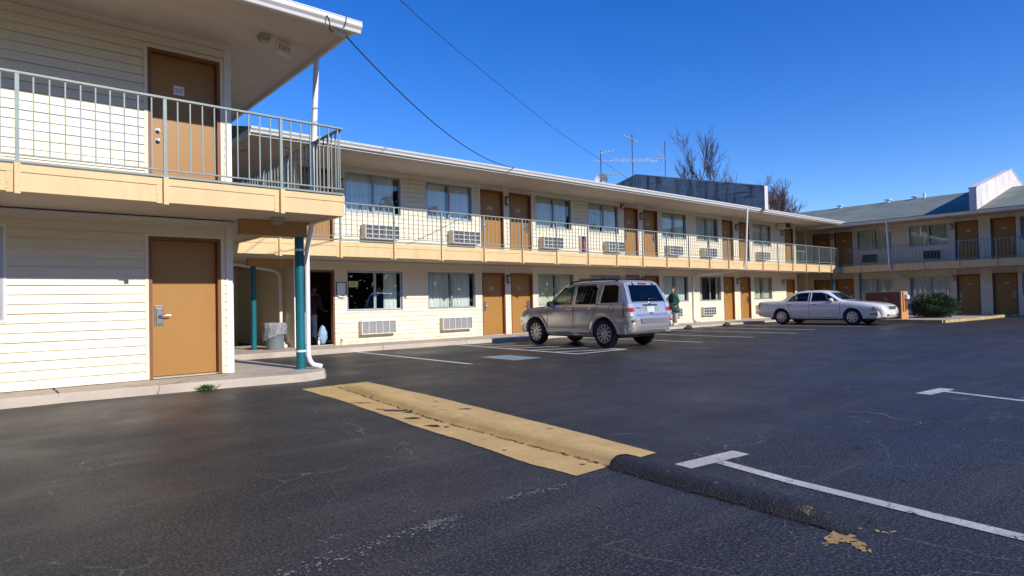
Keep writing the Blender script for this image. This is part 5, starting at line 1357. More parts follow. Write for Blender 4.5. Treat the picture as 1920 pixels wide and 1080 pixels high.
mb = MB(); mb.tube([(0, 5.03 - LD_ / 2, .84), (0, 5.04 - LD_ / 2, .875)], [.02, .012], 8); mb.lathe([(.03, -.005), (.034, 0), (.03, .005)], 14, 'y', (0, 5.04 - LD_ / 2, .90)); mb.build('bonnet_ornament', M['chrome'], SED)
sheet_glass(SED, lf, LD_, (1.03, 1.33), (.71, .56), 4.0, 2.7, -.004, 'carglass', 'windscreen'); sheet_glass(SED, lf, LD_, (1.06, 1.33), (.66, .55), .9, 2.1, .004, 'carglass', 'rear_window')
mb = MB(); mb.box(-.70, .70, .6 - LD_ / 2, 4.6 - LD_ / 2, .19, .30); mb.build('underbody', M['black'], SED)
seats(SED, LD_, (2.55,), .55, (-.40, .40), M['seat']); seats(SED, LD_, (1.98,), .42, (-.42, .02, .42), M['seat'])
mb = MB(); mb.box(-.74, .74, 3.25 - LD_ / 2, 3.48 - LD_ / 2, .55, .97); mb.build('dashboard', M['cabin'], SED)
steering(SED, LD_, 3.08, -.40, .96)
mb = MB(); mb.tube([(.5, 1.25 - LD_ / 2, 1.08), (.5, 1.22 - LD_ / 2, 1.45)], .006, 5); mb.build('aerial', M['black'], SED)
def unproj(px, py, y):
    d = rt2 * ((px - 960) / FPX) + up2 * (-(py - 540) / FPX) + fw
    return CAMP + d * (y / d.y)
WIRE2 = [unproj(u, v, y) for u, v, y in ((735, -15, 8.), (780, 28, 9.), (860, 97, 11.5), (950, 170, 14.), (1040, 242, 16.8), (1122, 297, 19.2), (1170, 330, 19.6), (1196, 348, 19.9))]
# ------------------------------------------------------------------ people
M['skin'] = simple('skin', (.50, .27, .19), .55, var=.05); M['hairbrown'] = simple('brown_hair', (.09, .045, .025), .6, var=.2, vscale=30)
M['coatgreen'] = simple('green_coat', (.012, .10, .075), .8, var=.25, vscale=6); M['coatdark'] = simple('dark_top', (.012, .014, .015), .8, var=.2)
M['palecloth'] = simple('pale_trousers', (.46, .38, .35), .8, var=.1); M['shoewhite'] = simple('white_shoe', (.70, .68, .66), .6)
M['darkplaid'] = None
def skin_body(name, joints, edges, mat, par, root=0):
    me = bpy.data.meshes.new(name); me.from_pydata([j[:3] for j in joints], edges, []); me.materials.append(mat)
    o = bpy.data.objects.new(name, me); COL.objects.link(o); o.parent = par
    sk = o.modifiers.new('skin', 'SKIN'); sk.use_smooth_shade = True
    for v, j in zip(me.skin_vertices[0].data, joints):
        r = j[3]; v.radius = (r if not isinstance(r, tuple) else r[0], r if not isinstance(r, tuple) else r[1])
    me.skin_vertices[0].data[root].use_root = True
    ss = o.modifiers.new('sub', 'SUBSURF'); ss.levels = 2; ss.render_levels = 2
    bpy.context.view_layer.update()
    m2 = bpy.data.meshes.new_from_object(o.evaluated_get(bpy.context.evaluated_depsgraph_get())); o.modifiers.clear(); o.data = m2; bpy.data.meshes.remove(me)
    m2.name = name
    if not m2.materials: m2.materials.append(mat)
    for p in m2.polygons: p.use_smooth = True
    return o
def ellipsoid(mb, c, r, seg=16, rg=10, mi=0, f=None):
    rows = []
    for i in range(rg + 1):
        a = math.pi * i / rg - math.pi / 2; row = []
        for k in range(seg):
            b = 2 * math.pi * k / seg; p = Vector((r[0] * math.cos(a) * math.cos(b), r[1] * math.cos(a) * math.sin(b), r[2] * math.sin(a)))
            if f: p = f(p)
            row.append((c[0] + p.x, c[1] + p.y, c[2] + p.z))
        rows.append(row)
    mb.grid(rows, mi, True, True)
# woman wheeling a bicycle along the footway; local +y = her front
WM = empty('person', (22.02, 15.24, zmain(22, 0)), R(88)); tag(WM, 'person in a long green coat walking beside a bicycle on the footway', 'person')
J = [(0, 0, .80, .12), (0, .01, .98, .12), (0, .02, 1.14, .13), (0, .01, 1.26, .10), (0, .03, 1.34, .05),
     (-.09, .0, .74, .085), (-.10, .06, .42, .06), (-.10, .02, .10, .042), (-.10, .12, .035, .035),
     (.09, .0, .74, .085), (.10, -.03, .42, .06), (.10, -.16, .12, .042), (.10, -.07, .035, .035),
     (-.14, .01, 1.22, .05), (-.205, -.02, .98, .042), (-.20, .12, .80, .032), (-.195, .18, .775, .03),
     (.14, .01, 1.22, .05), (.20, .20, 1.05, .042), (.14, .46, .94, .032), (.13, .51, .93, .03)]
Ed = [(0, 1), (1, 2), (2, 3), (3, 4), (0, 5), (5, 6), (6, 7), (7, 8), (0, 9), (9, 10), (10, 11), (11, 12), (3, 13), (13, 14), (14, 15), (15, 16), (3, 17), (17, 18), (18, 19), (19, 20)]
skin_body('body', J, Ed, M['skin'], WM)
hd = MB()
def face(p):
    q = p.copy()
    if q.y > 0: q.y += .018 * math.exp(-((q.x / .02) ** 2 + ((q.z + .005) / .03) ** 2))  # nose
    if q.z < -.04: q.x *= .85
    return q
ellipsoid(hd, (0, .045, 1.45), (.072, .092, .112), 20, 16, 0, face)
for sx in (-.028, .028): ellipsoid(hd, (sx, .130, 1.462), (.010, .006, .006), 8, 6, 1)
ellipsoid(hd, (0, .126, 1.405), (.022, .008, .006), 8, 6, 2)
for sx in (-.073, .073): ellipsoid(hd, (sx, .04, 1.45), (.010, .018, .03), 8, 6, 0)
hd.tube([(0, .02, 1.28), (0, .03, 1.38)], .05, 12)
ho = hd.build('head', [M['skin'], M['black'], M['red']], WM)
hr = MB(); ellipsoid(hr, (0, .018, 1.482), (.092, .108, .108), 18, 12, 0, lambda p: p if not (p.y > .03 and p.z < .022) else Vector((p.x * .98, .03 + (p.y - .03) * .1, p.z)))
ellipsoid(hr, (0, -.055, 1.41), (.085, .06, .085), 12, 8); ellipsoid(hr, (-.07, -.01, 1.39), (.03, .05, .07), 10, 8); ellipsoid(hr, (.07, -.01, 1.39), (.035, .05, .06), 10, 8); hr.build('hair', M['hairbrown'], WM)
ct = MB(); rows = []
for z, rx, ry, yo in ((1.335, .065, .065, .02), (1.31, .125, .095, .015), (1.27, .185, .115, .01), (1.20, .20, .125, .01), (1.10, .185, .13, .015), (.95, .185, .14, .01), (.80, .215, .17, .005), (.66, .245, .20, .0), (.55, .26, .215, -.01), (.545, .24, .195, -.01)):
    rows.append([(rx * math.cos(2 * math.pi * k / 24) * (1 + .03 * math.sin(k * 2.6 + z * 9)), yo + ry * math.sin(2 * math.pi * k / 24) * (1 + .03 * math.cos(k * 3.1)), z) for k in range(24)])
ct.grid(rows, 0, True, True)
for s_, P in ((-1, [(-.14, .01, 1.22), (-.205, -.02, .98), (-.20, .10, .81)]), (1, [(.14, .01, 1.22), (.20, .20, 1.05), (.145, .43, .945)])): ct.tube(P, [.075, .062, .048], 12)
ct.build('coat', M['coatgreen'], WM)
fr = MB(); rows = []
for z, w_ in ((1.29, .04), (1.15, .09), (.95, .11), (.72, .10)): rows.append([(lerp(-w_ + .03, w_ + .07, i / 6), .165 - .03 * abs(i - 3) / 3 - (.03 if z > 1.25 else 0), z) for i in range(7)])
fr.grid(rows, 0, True); fr.build('dark_top', M['coatdark'], WM)
tr = MB()
for P, r in (([(-.09, .0, .66), (-.10, .06, .42), (-.10, .02, .12)], [.10, .075, .065]), ([(.09, .0, .66), (.10, -.03, .42), (.10, -.16, .15)], [.10, .075, .065])): tr.tube(P, r, 12)
tr.build('trousers', M['palecloth'], WM)
sh = MB()
for x, y, z in ((-.10, .07, .04), (.10, -.11, .045)): ellipsoid(sh, (x, y, z), (.045, .125, .045), 12, 8, 0, lambda p: Vector((p.x, p.y, max(p.z, -.04))))
sh.build('shoe', M['shoewhite'], WM)
hn = MB()
for s_, cx, cy, cz in ((-1, -.195, .20, .765), (1, .125, .53, .925)):
    ellipsoid(hn, (cx, cy, cz), (.032, .045, .022), 10, 8)
    for f in range(4):
        q = (f - 1.5) * .017; hn.tube([(cx + q, cy + .03, cz + .008), (cx + q, cy + .065 - abs(q) * .4, cz + .002), (cx + q, cy + .072 - abs(q) * .4, cz - .022), (cx + q, cy + .055, cz - .036)], [.009, .0085, .008, .007], 6)
    hn.tube([(cx - s_ * .025, cy + .0, cz), (cx - s_ * .045, cy + .03, cz - .008), (cx - s_ * .035, cy + .055, cz - .02)], [.011, .010, .008], 6)
hn.build('hand', M['skin'], WM)
# bicycle
BK = empty('bicycle', (21.80, 15.22, zmain(21.6, 0)), R(112)); tag(BK, 'small white framed bicycle with a black handlebar bag pushed by the person in green', 'bicycle')
M['bikewhite'] = simple('bicycle_paint', (.66, .66, .67), .35, var=.05)
def bwheel(y, r):
    w_ = empty('wheel', (0, y, r)); w_.parent = BK
    t = MB(); t.tube([(0, r * .95 * math.cos(a), r * .95 * math.sin(a)) for a in [2 * math.pi * k / 32 for k in range(33)]], .018, 6); t.build('tyre', M['rubber'], w_)
    t = MB(); t.tube([(0, (r - .04) * math.cos(a), (r - .04) * math.sin(a)) for a in [2 * math.pi * k / 32 for k in range(33)]], .009, 5)
    for k in range(14): a = 2 * math.pi * k / 14; t.tube([(0, 0, 0), (0, (r - .04) * math.cos(a), (r - .04) * math.sin(a))], .0025, 4)
    t.tube([(-.04, 0, 0), (.04, 0, 0)], .018, 8); t.build('rim', M['chrome'], w_)
bwheel(.42, .25); bwheel(-.42, .25)
fb = MB()
fb.tube([(0, .30, .70), (0, .0, .30)], .019, 8); fb.tube([(0, .30, .70), (0, -.14, .52)], .017, 8); fb.tube([(0, -.16, .62), (0, 0, .28)], .016, 8)
for s_ in (-.045, .045): fb.tube([(s_ * .4, .31, .66), (s_, .35, .5), (s_, .42, .25)], .012, 6); fb.tube([(s_ * .4, 0, .29), (s_, -.42, .25)], .010, 6); fb.tube([(s_ * .4, -.14, .55), (s_, -.42, .25)], .009, 6)
fb.build('frame', M['bikewhite'], BK)
fb = MB(); fb.tube([(0, .30, .68), (0, .27, .88)], .016, 8); fb.tube([(-.27, .20, .91), (-.15, .27, .90), (.15, .27, .90), (.27, .20, .91)], .012, 8); fb.build('handlebar', M['chrome'], BK)
fb = MB(); fb.tube([(-.27, .20, .91), (-.20, .245, .905)], .018, 8); fb.tube([(.27, .20, .91), (.20, .245, .905)], .018, 8); fb.build('grip', M['black'], BK)
fb = MB(); ellipsoid(fb, (0, -.18, .68), (.07, .13, .035)); fb.tube([(0, -.16, .6), (0, -.17, .67)], .014, 8); fb.build('saddle', M['black'], BK)
fb = MB(); fb.box(-.14, .14, .32, .50, .66, .87); fb.build('handlebar_bag', M['coatdark'], BK, bevel=.04)
fb = MB(); fb.lathe([(.09, -.006), (.09, .006)], 20, 'x', (.05, 0, .29)); fb.tube([(.06, 0, .29), (.09, .10, .20)], .01, 6); fb.tube([(-.06, 0, .29), (-.09, -.10, .38)], .01, 6); fb.box(.08, .17, .07, .13, .19, .21); fb.box(-.17, -.08, -.13, -.07, .37, .39); fb.build('crank', M['black'], BK)
fb = MB(); fb.lathe([(0, .0), (.03, .002), (.03, .012), (0, .014)], 12, 'y', (0.02, .36, .52)); fb.build('reflector', M['firered'], BK)

# person stooping in the laundry doorway
def mat_plaid():
    m, nt, out = new_mat('dark_plaid'); b = nd(nt, 'ShaderNodeBsdfPrincipled'); b.inputs['Roughness'].default_value = .9
    v = coords(nt); sp = nd(nt, 'ShaderNodeSeparateXYZ'); nt.links.new(v, sp.inputs[0])
    a = math_n(nt, 'GREATER_THAN', math_n(nt, 'SINE', math_n(nt, 'MULTIPLY', sp.outputs['Z'], 70.)), .55); c = math_n(nt, 'GREATER_THAN', math_n(nt, 'SINE', math_n(nt, 'MULTIPLY', sp.outputs['X'], 70.)), .55)
    col = mixc(nt, math_n(nt, 'MAXIMUM', a, c), (.02, .018, .025), (.09, .03, .035)); nt.links.new(col, b.inputs['Base Color']); nt.links.new(b.outputs[0], out.inputs[0]); return m
M['darkplaid'] = mat_plaid(); M['denim'] = simple('denim', (.02, .03, .06), .85, var=.25, vscale=8); M['bluecloth'] = simple('pale_blue_cloth', (.30, .45, .68), .85, var=.15, vscale=12)
PD = empty('person', (7.34, 17.30, .12), R(-60)); tag(PD, 'person in a dark plaid shirt inside the open laundry doorway', 'person')
J = [(0, 0, .92, .14), (0, .03, 1.10, .14), (0, .08, 1.26, .15), (0, .13, 1.40, .11), (0, .18, 1.50, .05), (0, .22, 1.60, .085), (0, .235, 1.69, .07),
     (-.10, .0, .86, .10), (-.11, .03, .48, .07), (-.11, -.02, .10, .05), (-.11, .10, .04, .04), (.10, .0, .86, .10), (.11, .05, .48, .07), (.11, .02, .10, .05), (.11, .14, .04, .04),
     (-.20, .13, 1.36, .065), (-.27, .10, 1.10, .05), (-.24, .30, .96, .04), (-.23, .38, .95, .035), (.20, .13, 1.36, .065), (.27, .10, 1.10, .05), (.24, .30, .96, .04), (.23, .38, .95, .035)]
Ed = [(0, 1), (1, 2), (2, 3), (3, 4), (4, 5), (5, 6), (0, 7), (7, 8), (8, 9), (9, 10), (0, 11), (11, 12), (12, 13), (13, 14), (3, 15), (15, 16), (16, 17), (17, 18), (3, 19), (19, 20), (20, 21), (21, 22)]
skin_body('body', J, Ed, M['skin'], PD)
mb = MB(); rows = []
for z, rx, ry, yo in ((1.48, .07, .07, .17), (1.43, .17, .11, .14), (1.36, .23, .14, .12), (1.2, .22, .16, .07), (1.0, .20, .16, .02), (.84, .22, .18, .0), (.83, .2, .16, 0)): rows.append([(rx * math.cos(2 * math.pi * k / 20), yo + ry * math.sin(2 * math.pi * k / 20), z) for k in range(20)])
mb.grid(rows, 0, True, True)
for s_ in (-1, 1): mb.tube([(s_ * .20, .13, 1.36), (s_ * .27, .10, 1.10), (s_ * .24, .28, .97)], [.085, .07, .055], 10)
mb.build('shirt', M['darkplaid'], PD)
mb = MB()
for s_, a in ((-1, .03), (1, .05)): mb.tube([(s_ * .10, 0, .88), (s_ * .11, a, .48), (s_ * .11, a - .05, .08)], [.125, .095, .075], 12)
mb.build('jeans', M['denim'], PD)
mb = MB(); ellipsoid(mb, (0, .215, 1.66), (.092, .105, .10), 14, 10); mb.build('hair', M['coatdark'], PD)
for s_ in (-1, 1):
    mb = MB(); cx, cy, cz = s_ * .23, .39, .95; ellipsoid(mb, (cx, cy, cz), (.035, .05, .02), 10, 8)
    for f in range(4): q = (f - 1.5) * .018; mb.tube([(cx + q, cy + .03, cz), (cx + q, cy + .08, cz - .005), (cx + q, cy + .09, cz - .03)], [.009, .009, .007], 6)
    mb.tube([(cx - s_ * .03, cy, cz), (cx - s_ * .05, cy + .04, cz - .01)], [.011, .009], 6); mb.build('hand', M['skin'], PD)
# laundry bag, spray bottle, washing machine
mb = MB(); ellipsoid(mb, (0, 0, .27), (.13, .11, .27), 18, 14, 0, lambda p: Vector((p.x * (1 + .12 * math.sin(p.z * 40 + p.y * 30)) * (1 - .35 * max(0, p.z) / .3), p.y * (1 + .1 * math.cos(p.z * 33 + p.x * 25)), p.z)))
bg_ = mb.build('laundry_bag', M['bluecloth']); bg_.location = (7.40, 16.62, .135); tag(bg_, 'pale blue cloth laundry bag standing just inside the open doorway', 'laundry bag')
mb = MB(); mb.lathe([(.0, 0), (.032, .0), (.034, .01), (.034, .09), (.014, .12), (.012, .17), (.016, .172), (.016, .20), (0, .20)], 14, 'z'); bo = mb.build('bottle', M['paperwhite']); bo.location = (7.235, 16.50, .148); tag(bo, 'small white bottle on the sill of the open laundry doorway', 'bottle')
WMa = empty('washing_machine', (6.98, 17.0, .125)); tag(WMa, 'white washing machine just inside the open laundry doorway', 'washing machine')
mb = MB(); mb.box(-.34, .14, -.05, .6, .03, .92); mb.build('cabinet', M['white'], WMa, bevel=.015)
mb = MB(); mb.box(-.34, .14, .48, .6, .92, 1.05); mb.build('control_panel', M['white'], WMa, bevel=.01)
mb = MB(); mb.box(-.30, .10, .0, .46, .921, .935); mb.build('lid', M['white'], WMa, bevel=.005)

# ------------------------------------------------------------------ trash can
TC = empty('trash_can', (5.90, 16.12, .12)); tag(TC, 'grey round trash can with a clear plastic liner folded over its rim', 'trash can')
M['bingrey'] = simple('bin_plastic', (.19, .225, .26), .5, var=.08)
mb = MB(); mb.lathe([(.0, .0), (.20, .0), (.205, .02), (.245, .62), (.26, .625), (.26, .66), (.24, .66), (.235, .62), (.195, .03), (0, .03)], 32, 'z'); mb.build('bin', M['bingrey'], TC)
def mat_liner():
    m, nt, out = new_mat('bin_liner'); v = coords(nt)
    d = nd(nt, 'ShaderNodeBsdfPrincipled'); d.inputs['Base Color'].default_value = (.55, .56, .6, 1); d.inputs['Roughness'].default_value = .18
    t = nd(nt, 'ShaderNodeBsdfTransparent'); mx = nd(nt, 'ShaderNodeMixShader'); f = noise_fac(nt, v, 9, 5, .7, .3, .7)
    nt.links.new(math_n(nt, 'ADD', math_n(nt, 'MULTIPLY', f, .5), .35), mx.inputs[0]); nt.links.new(t.outputs[0], mx.inputs[1]); nt.links.new(d.outputs[0], mx.inputs[2])
    n = nd(nt, 'ShaderNodeTexNoise'); n.inputs['Scale'].default_value = 16; n.inputs['Detail'].default_value = 4; n.inputs['Distortion'].default_value = 2; nt.links.new(v, n.inputs['Vector'])
    bp = nd(nt, 'ShaderNodeBump'); bp.inputs['Strength'].default_value = 1.; bp.inputs['Distance'].default_value = .06; nt.links.new(n.outputs['Fac'], bp.inputs['Height']); nt.links.new(bp.outputs['Normal'], d.inputs['Normal'])
    nt.links.new(mx.outputs[0], out.inputs[0]); return m
mb = MB(); rows = []
for i, (r, z) in enumerate(((.225, .50), (.24, .66), (.262, .685), (.278, .67), (.285, .58), (.288, .48), (.282, .36), (.275, .28))):
    rows.append([((r + .012 * math.sin(k * 1.9 + i) + .008 * math.sin(k * 4.3 + i * 2)) * math.cos(2 * math.pi * k / 40), (r + .012 * math.sin(k * 1.9 + i)) * math.sin(2 * math.pi * k / 40), z + (0 if i < 4 else (i - 3) * .030 * math.sin(2 * math.pi * k / 40 + 2.6) + .01 * math.sin(k * 2.2))) for k in range(40)])
mb.grid(rows, 0, True, True); mb.build('liner', mat_liner(), TC)
pv = MB()
pv.box(6.02, 6.30, 16.75, 16.95, .13, .22); pvo = tag(pv.build('brick', simple('paver_brick', (.32, .2, .13), .9), bevel=.01), 'brown splash brick lying on the ground between the trash can and the downspout', 'brick')

# ------------------------------------------------------------------ roof antennas, dish
M['antenna'] = simple('antenna_metal', (.62, .62, .62), .35, metal=.6, var=.1); M['mast'] = simple('mast_metal', (.06, .06, .065), .6, var=.2)
def antenna(name, x, y, z0, z1, label):
    o = empty(name, (x, y, z0)); tag(o, label, 'antenna', 'antennas on the motel roof')
    mb = MB(); mb.tube([(0, 0, -.3), (0, 0, z1 - z0)], .024, 8); mb.build('mast', M['mast'], o); return o
def boom(o, z, a, b, els, half, tilt=0., r=.016, er=.008, name='antenna_boom'):
    mb = MB(); a = Vector(a); b = Vector(b); t = (b - a).normalized(); n = Vector((-t.y, t.x, 0)).normalized()
    mb.bar((a.x, a.y, z + a.z), (b.x, b.y, z + b.z), r * 2, r * 2)
    for k in range(els):
        p = a.lerp(b, (k + .5) / els); h = half * (1.2 - .6 * k / els)
        mb.tube([(p.x - n.x * h, p.y - n.y * h, z + p.z - tilt), (p.x + n.x * h, p.y + n.y * h, z + p.z + tilt)], er, 5)
        mb.box(p.x - .03, p.x + .03, p.y - .03, p.y + .03, z + p.z - .03, z + p.z + .03)
    return mb.build(name, M['antenna'], o)
vr = Vector((math.sin(YAW), -math.cos(YAW), 0)); vd = Vector((math.cos(YAW), math.sin(YAW), 0))
A1 = antenna('roof_antenna', 22.6, 19.5, 6.4, 8.25, 'short roof antenna mast beside the round dish, leftmost on the roof')
boom(A1, 1.72, vr * -.08, vr * .62 + Vector((0, 0, .14)), 4, .07); boom(A1, .72, vr * .04, vr * .86 - Vector((0, 0, .04)), 8, .09, .0, .010, .005)
A2 = antenna('roof_antenna', 25.0, 19.5, 6.45, 9.42, 'tall roof antenna with the long horizontal boom in front of the firewall')
boom(A2, 1.66, vr * -1.95, vr * 1.22 - Vector((0, 0, .07)), 11, .62, .12, .026, .006); boom(A2, 1.74, vr * -.95, vr * .9 - Vector((0, 0, .04)), 3, .15, .02, .018, .005)
boom(A2, 2.80, vr * -.46 + Vector((0, 0, .12)), vr * .30 - Vector((0, 0, .24)), 8, .22, .08, .012, .005)
A3 = antenna('roof_antenna', 31.0, 21.8, 6.9, 10.45, 'tallest bare roof mast behind the firewall with two small forked booms')
boom(A3, 2.52, vr * -.98, vr * .05, 8, .10, .0, .016, .006); boom(A3, 2.52, vr * -.55 + Vector((0, 0, .52)), vr * -.08, 6, .10, .0, .014, .006); boom(A3, 1.92, vr * -.42 - Vector((0, 0, .1)), vr * -.08 + Vector((0, 0, .5)), 5, .18, .0, .01, .005)
DS = empty('satellite_dish', (22.25, 19.2, 6.35)); tag(DS, 'pale round satellite dish just above the gutter at the foot of the short antenna', 'satellite dish')
mb = MB(); rows = []
for i in range(7):
    r = .30 * i / 6; rows.append([(r * math.cos(2 * math.pi * k / 24), .25 * (r / .30) ** 2 * .35, r * math.sin(2 * math.pi * k / 24)) for k in range(24)])
mb.grid(rows, 0, True, True); d = mb.build('reflector', M['white'], DS); d.rotation_euler = (R(-25), 0, R(135)); d.location = (0, 0, .46)
mb = MB(); mb.tube([(0, 0, -.2), (0, 0, .5)], .025, 8); mb.build('mast', M['mast'], DS)

# ------------------------------------------------------------------ overhead wires
def wire(name, pts, r, label):
    mb = MB(); mb.tube(pts, r, 5); return tag(mb.build(name, M['black']), label, 'cable')
def sag(a, b, s, n=24):
    a = Vector(a); b = Vector(b); return [a.lerp(b, i / n) - Vector((0, 0, s * 4 * (i / n) * (1 - i / n))) for i in range(n + 1)]
wire('overhead_cable', sag((4.55, 9.15, 5.49), (12.6, 14.35, 5.30), .42), .011, 'black cable sagging from the near roof corner down to the long gutter')
wire('overhead_cable', WIRE2, .008, 'thin dark cable crossing the sky down to the roof antennas')

# ------------------------------------------------------------------ brown utility enclosure, bed, bush, plants
UB = empty('utility_enclosure', (31.0, 9.68, .03)); tag(UB, 'brown wooden utility enclosure with an orange lit end beside the round bush', 'enclosure')
M['brownwood'] = simple('brown_painted_wood', (.20, .055, .03), .6, var=.15, stretch=(1, 6, .5)); M['orangewood'] = simple('orange_painted_wood', (.56, .29, .10), .6, var=.1)
mb = MB(); mb.box(0, .06, .05, 1.45, 0, 1.22); mb.box(.06, .86, 1.39, 1.45, 0, 1.22); mb.box(.80, .86, .05, 1.39, 0, 1.22); mb.build('side_panel', M['brownwood'], UB)
mb = MB(); mb.box(-.02, .90, 0, 1.5, 1.22, 1.255); mb.build('lid', M['orangewood'], UB)
mb = MB(); mb.box(0, .14, 0, .05, 0, 1.22); mb.box(.14, .55, 0, .05, 0, .35); mb.box(.30, .40, 0, .05, .35, 1.22); mb.box(.55, .86, .0, .05, 0, .42); mb.box(.40, .86, 0, .05, 1.1, 1.22); mb.build('end_frame', M['orangewood'], UB)
mb = MB(); mb.box(.14, .86, .03, .048, .35, 1.1); mb.build('end_panel', M['brownwood'], UB)
mb = MB(); mb.box(.42, .70, -.12, .0, .92, 1.08); mb.tube([(.56, -.06, 1.08), (.56, -.06, 1.12), (.56, .02, 1.14)], .03, 8); mb.build('meter_box', M['white'], UB, bevel=.03)
mb = MB(); mb.box(-.012, .0, .55, .70, .88, 1.0); mb.box(-.012, 0, .55, .68, 1.14, 1.17); mb.box(-.012, .0, .10, .22, .48, .58); mb.build('notice', M['greyplastic'], UB)
M['gravel'] = simple('bed_gravel', (.46, .38, .30), .95, var=.4, vscale=14, bump=.6, bscale=25)
bd = MB(); bd.quad((29.75, 10.9, .07), (29.2, 7.75, .07), (33.3, 7.36, .07), (36.9, 7.2, .06), (36.9, 11.0, .06)); tag(bd.build('planting_bed_gravel', M['gravel']), kind='structure')
kb = MB()
for a, b in zip([(29.7, 11.0), (29.05, 7.62), (33.35, 7.20), (36.95, 7.05)][:-1], [(29.05, 7.62), (33.35, 7.20), (36.95, 7.05)]):
    kb.bar((a[0], a[1], .045), (b[0], b[1], .045), .15, .13)
kbo = tag(kb.build('planting_bed_kerb', simple('kerb_paint', (.50, .36, .17), .8, var=.25, vscale=4)), kind='structure')
def leaf_cloud(mb, c, r, n, size, mi=0, seed=1, lump=.16, conifer=False):
    rg = random.Random(seed); ph = [rg.uniform(0, 6.28) for _ in range(6)]
    for _ in range(n):
        d = Vector((rg.gauss(0, 1), rg.gauss(0, 1), rg.gauss(0, 1))).normalized(); k = 1 + lump * (math.sin(d.x * 5 + ph[0]) * math.sin(d.y * 6 + ph[1]) + .6 * math.sin(d.z * 9 + ph[2] + d.x * 7))
        q = rg.random() ** .25 * k * (.93 + .14 * rg.random())
        p = Vector((c[0] + d.x * r[0] * q, c[1] + d.y * r[1] * q, c[2] + d.z * r[2] * q))
        if p.z < .05: continue
        s = size * rg.uniform(.6, 1.4); a = (d + Vector((rg.gauss(0, .5), rg.gauss(0, .5), rg.gauss(.4, .5)))).normalized(); b = a.orthogonal().normalized(); b.rotate(Matrix.Rotation(rg.uniform(0, 6.28), 3, a))
        mb.quad(p - b * s * .3, p + a * s * .5 + b * s * .1, p + a * s * 1.1, p + a * s * .45 - b * s * .35, mi=mi if rg.random() < .7 else 1)
M['bushleaf'] = simple('bush_leaf', (.028, .062, .022), .6, var=.4, vscale=3); M['bushleaf2'] = simple('bush_leaf_light', (.06, .10, .028), .6, var=.4, vscale=3); M['bark'] = simple('bark', (.07, .05, .038), .9, var=.3, vscale=6)
BU = empty('shrub', (33.3, 9.05, .05)); tag(BU, 'dark green rounded shrub in the gravel bed beside the brown enclosure', 'shrub')
mb = MB(); leaf_cloud(mb, (0, 0, .50), (.86, .90, .58), 9000, .085, 0, 3); mb.build('foliage', [M['bushleaf'], M['bushleaf2']], BU)
mb = MB()
for k in range(7): a = k * .9; mb.tube([(.08 * math.cos(a), .08 * math.sin(a), 0), (.3 * math.cos(a), .3 * math.sin(a), .35), (.5 * math.cos(a), .5 * math.sin(a), .75)], [.035, .022, .008], 6)
mb.build('stem', M['bark'], BU)
M['drygrass'] = simple('pale_grass_blade', (.20, .19, .06), .8, var=.4, vscale=8); M['weed'] = simple('weed_blade', (.11, .20, .03), .7, var=.4, vscale=12)
def tuft(mb, n, h, spread, seed):
    rg = random.Random(seed)
    for _ in range(n):
        a = rg.uniform(0, 6.28); hh = h * rg.uniform(.5, 1.1); s = spread * rg.uniform(.2, 1.2); x, y = rg.gauss(0, spread * .3), rg.gauss(0, spread * .3); w_ = .006 * (1 + h * 2)
        p0 = Vector((x, y, 0)); p1 = Vector((x + s * .4 * math.cos(a), y + s * .4 * math.sin(a), hh * .7)); p2 = Vector((x + s * math.cos(a), y + s * math.sin(a), hh)); n_ = Vector((-math.sin(a), math.cos(a), 0)) * w_
        mb.quad(p0 - n_, p0 + n_, p1 + n_ * .8, p1 - n_ * .8, mi=0); mb.quad(p1 - n_ * .8, p1 + n_ * .8, p2)
mb = MB(); tuft(mb, 260, .72, .40, 5); pg = mb.build('grass_clump', M['drygrass']); pg.location = (30.2, 10.4, .06); tag(pg, 'pale ornamental grass clump in the bed in front of the brown enclosure', 'ornamental grass')
mb = MB(); tuft(mb, 170, .085, .15, 9); wd = mb.build('weed', M['weed']); wd.location = (2.66, 10.05, .01); tag(wd, 'small green weed growing at the edge of the near footway', 'weed')
WSM = simple('broken_kerb', (.05, .045, .04), .9)
for x, y, l in ((21.05, 13.95, 'dark broken lump of kerb on the lot below the green coated person'), (23.95, 14.02, 'dark broken lump of kerb on the lot near the sedan')):
    mb = MB(); ellipsoid(mb, (0, 0, .03), (.20, .12, .09), 10, 7, 0, lambda p: Vector((p.x * (1 + .25 * math.sin(p.y * 40)), p.y * (1 + .3 * math.sin(p.x * 31)), max(p.z * (1 + .4 * math.sin(p.x * 20 + 1)), -.04)))); o = mb.build('kerb_rubble', WSM); o.location = (x, y, 0.01); tag(o, l, 'rubble')

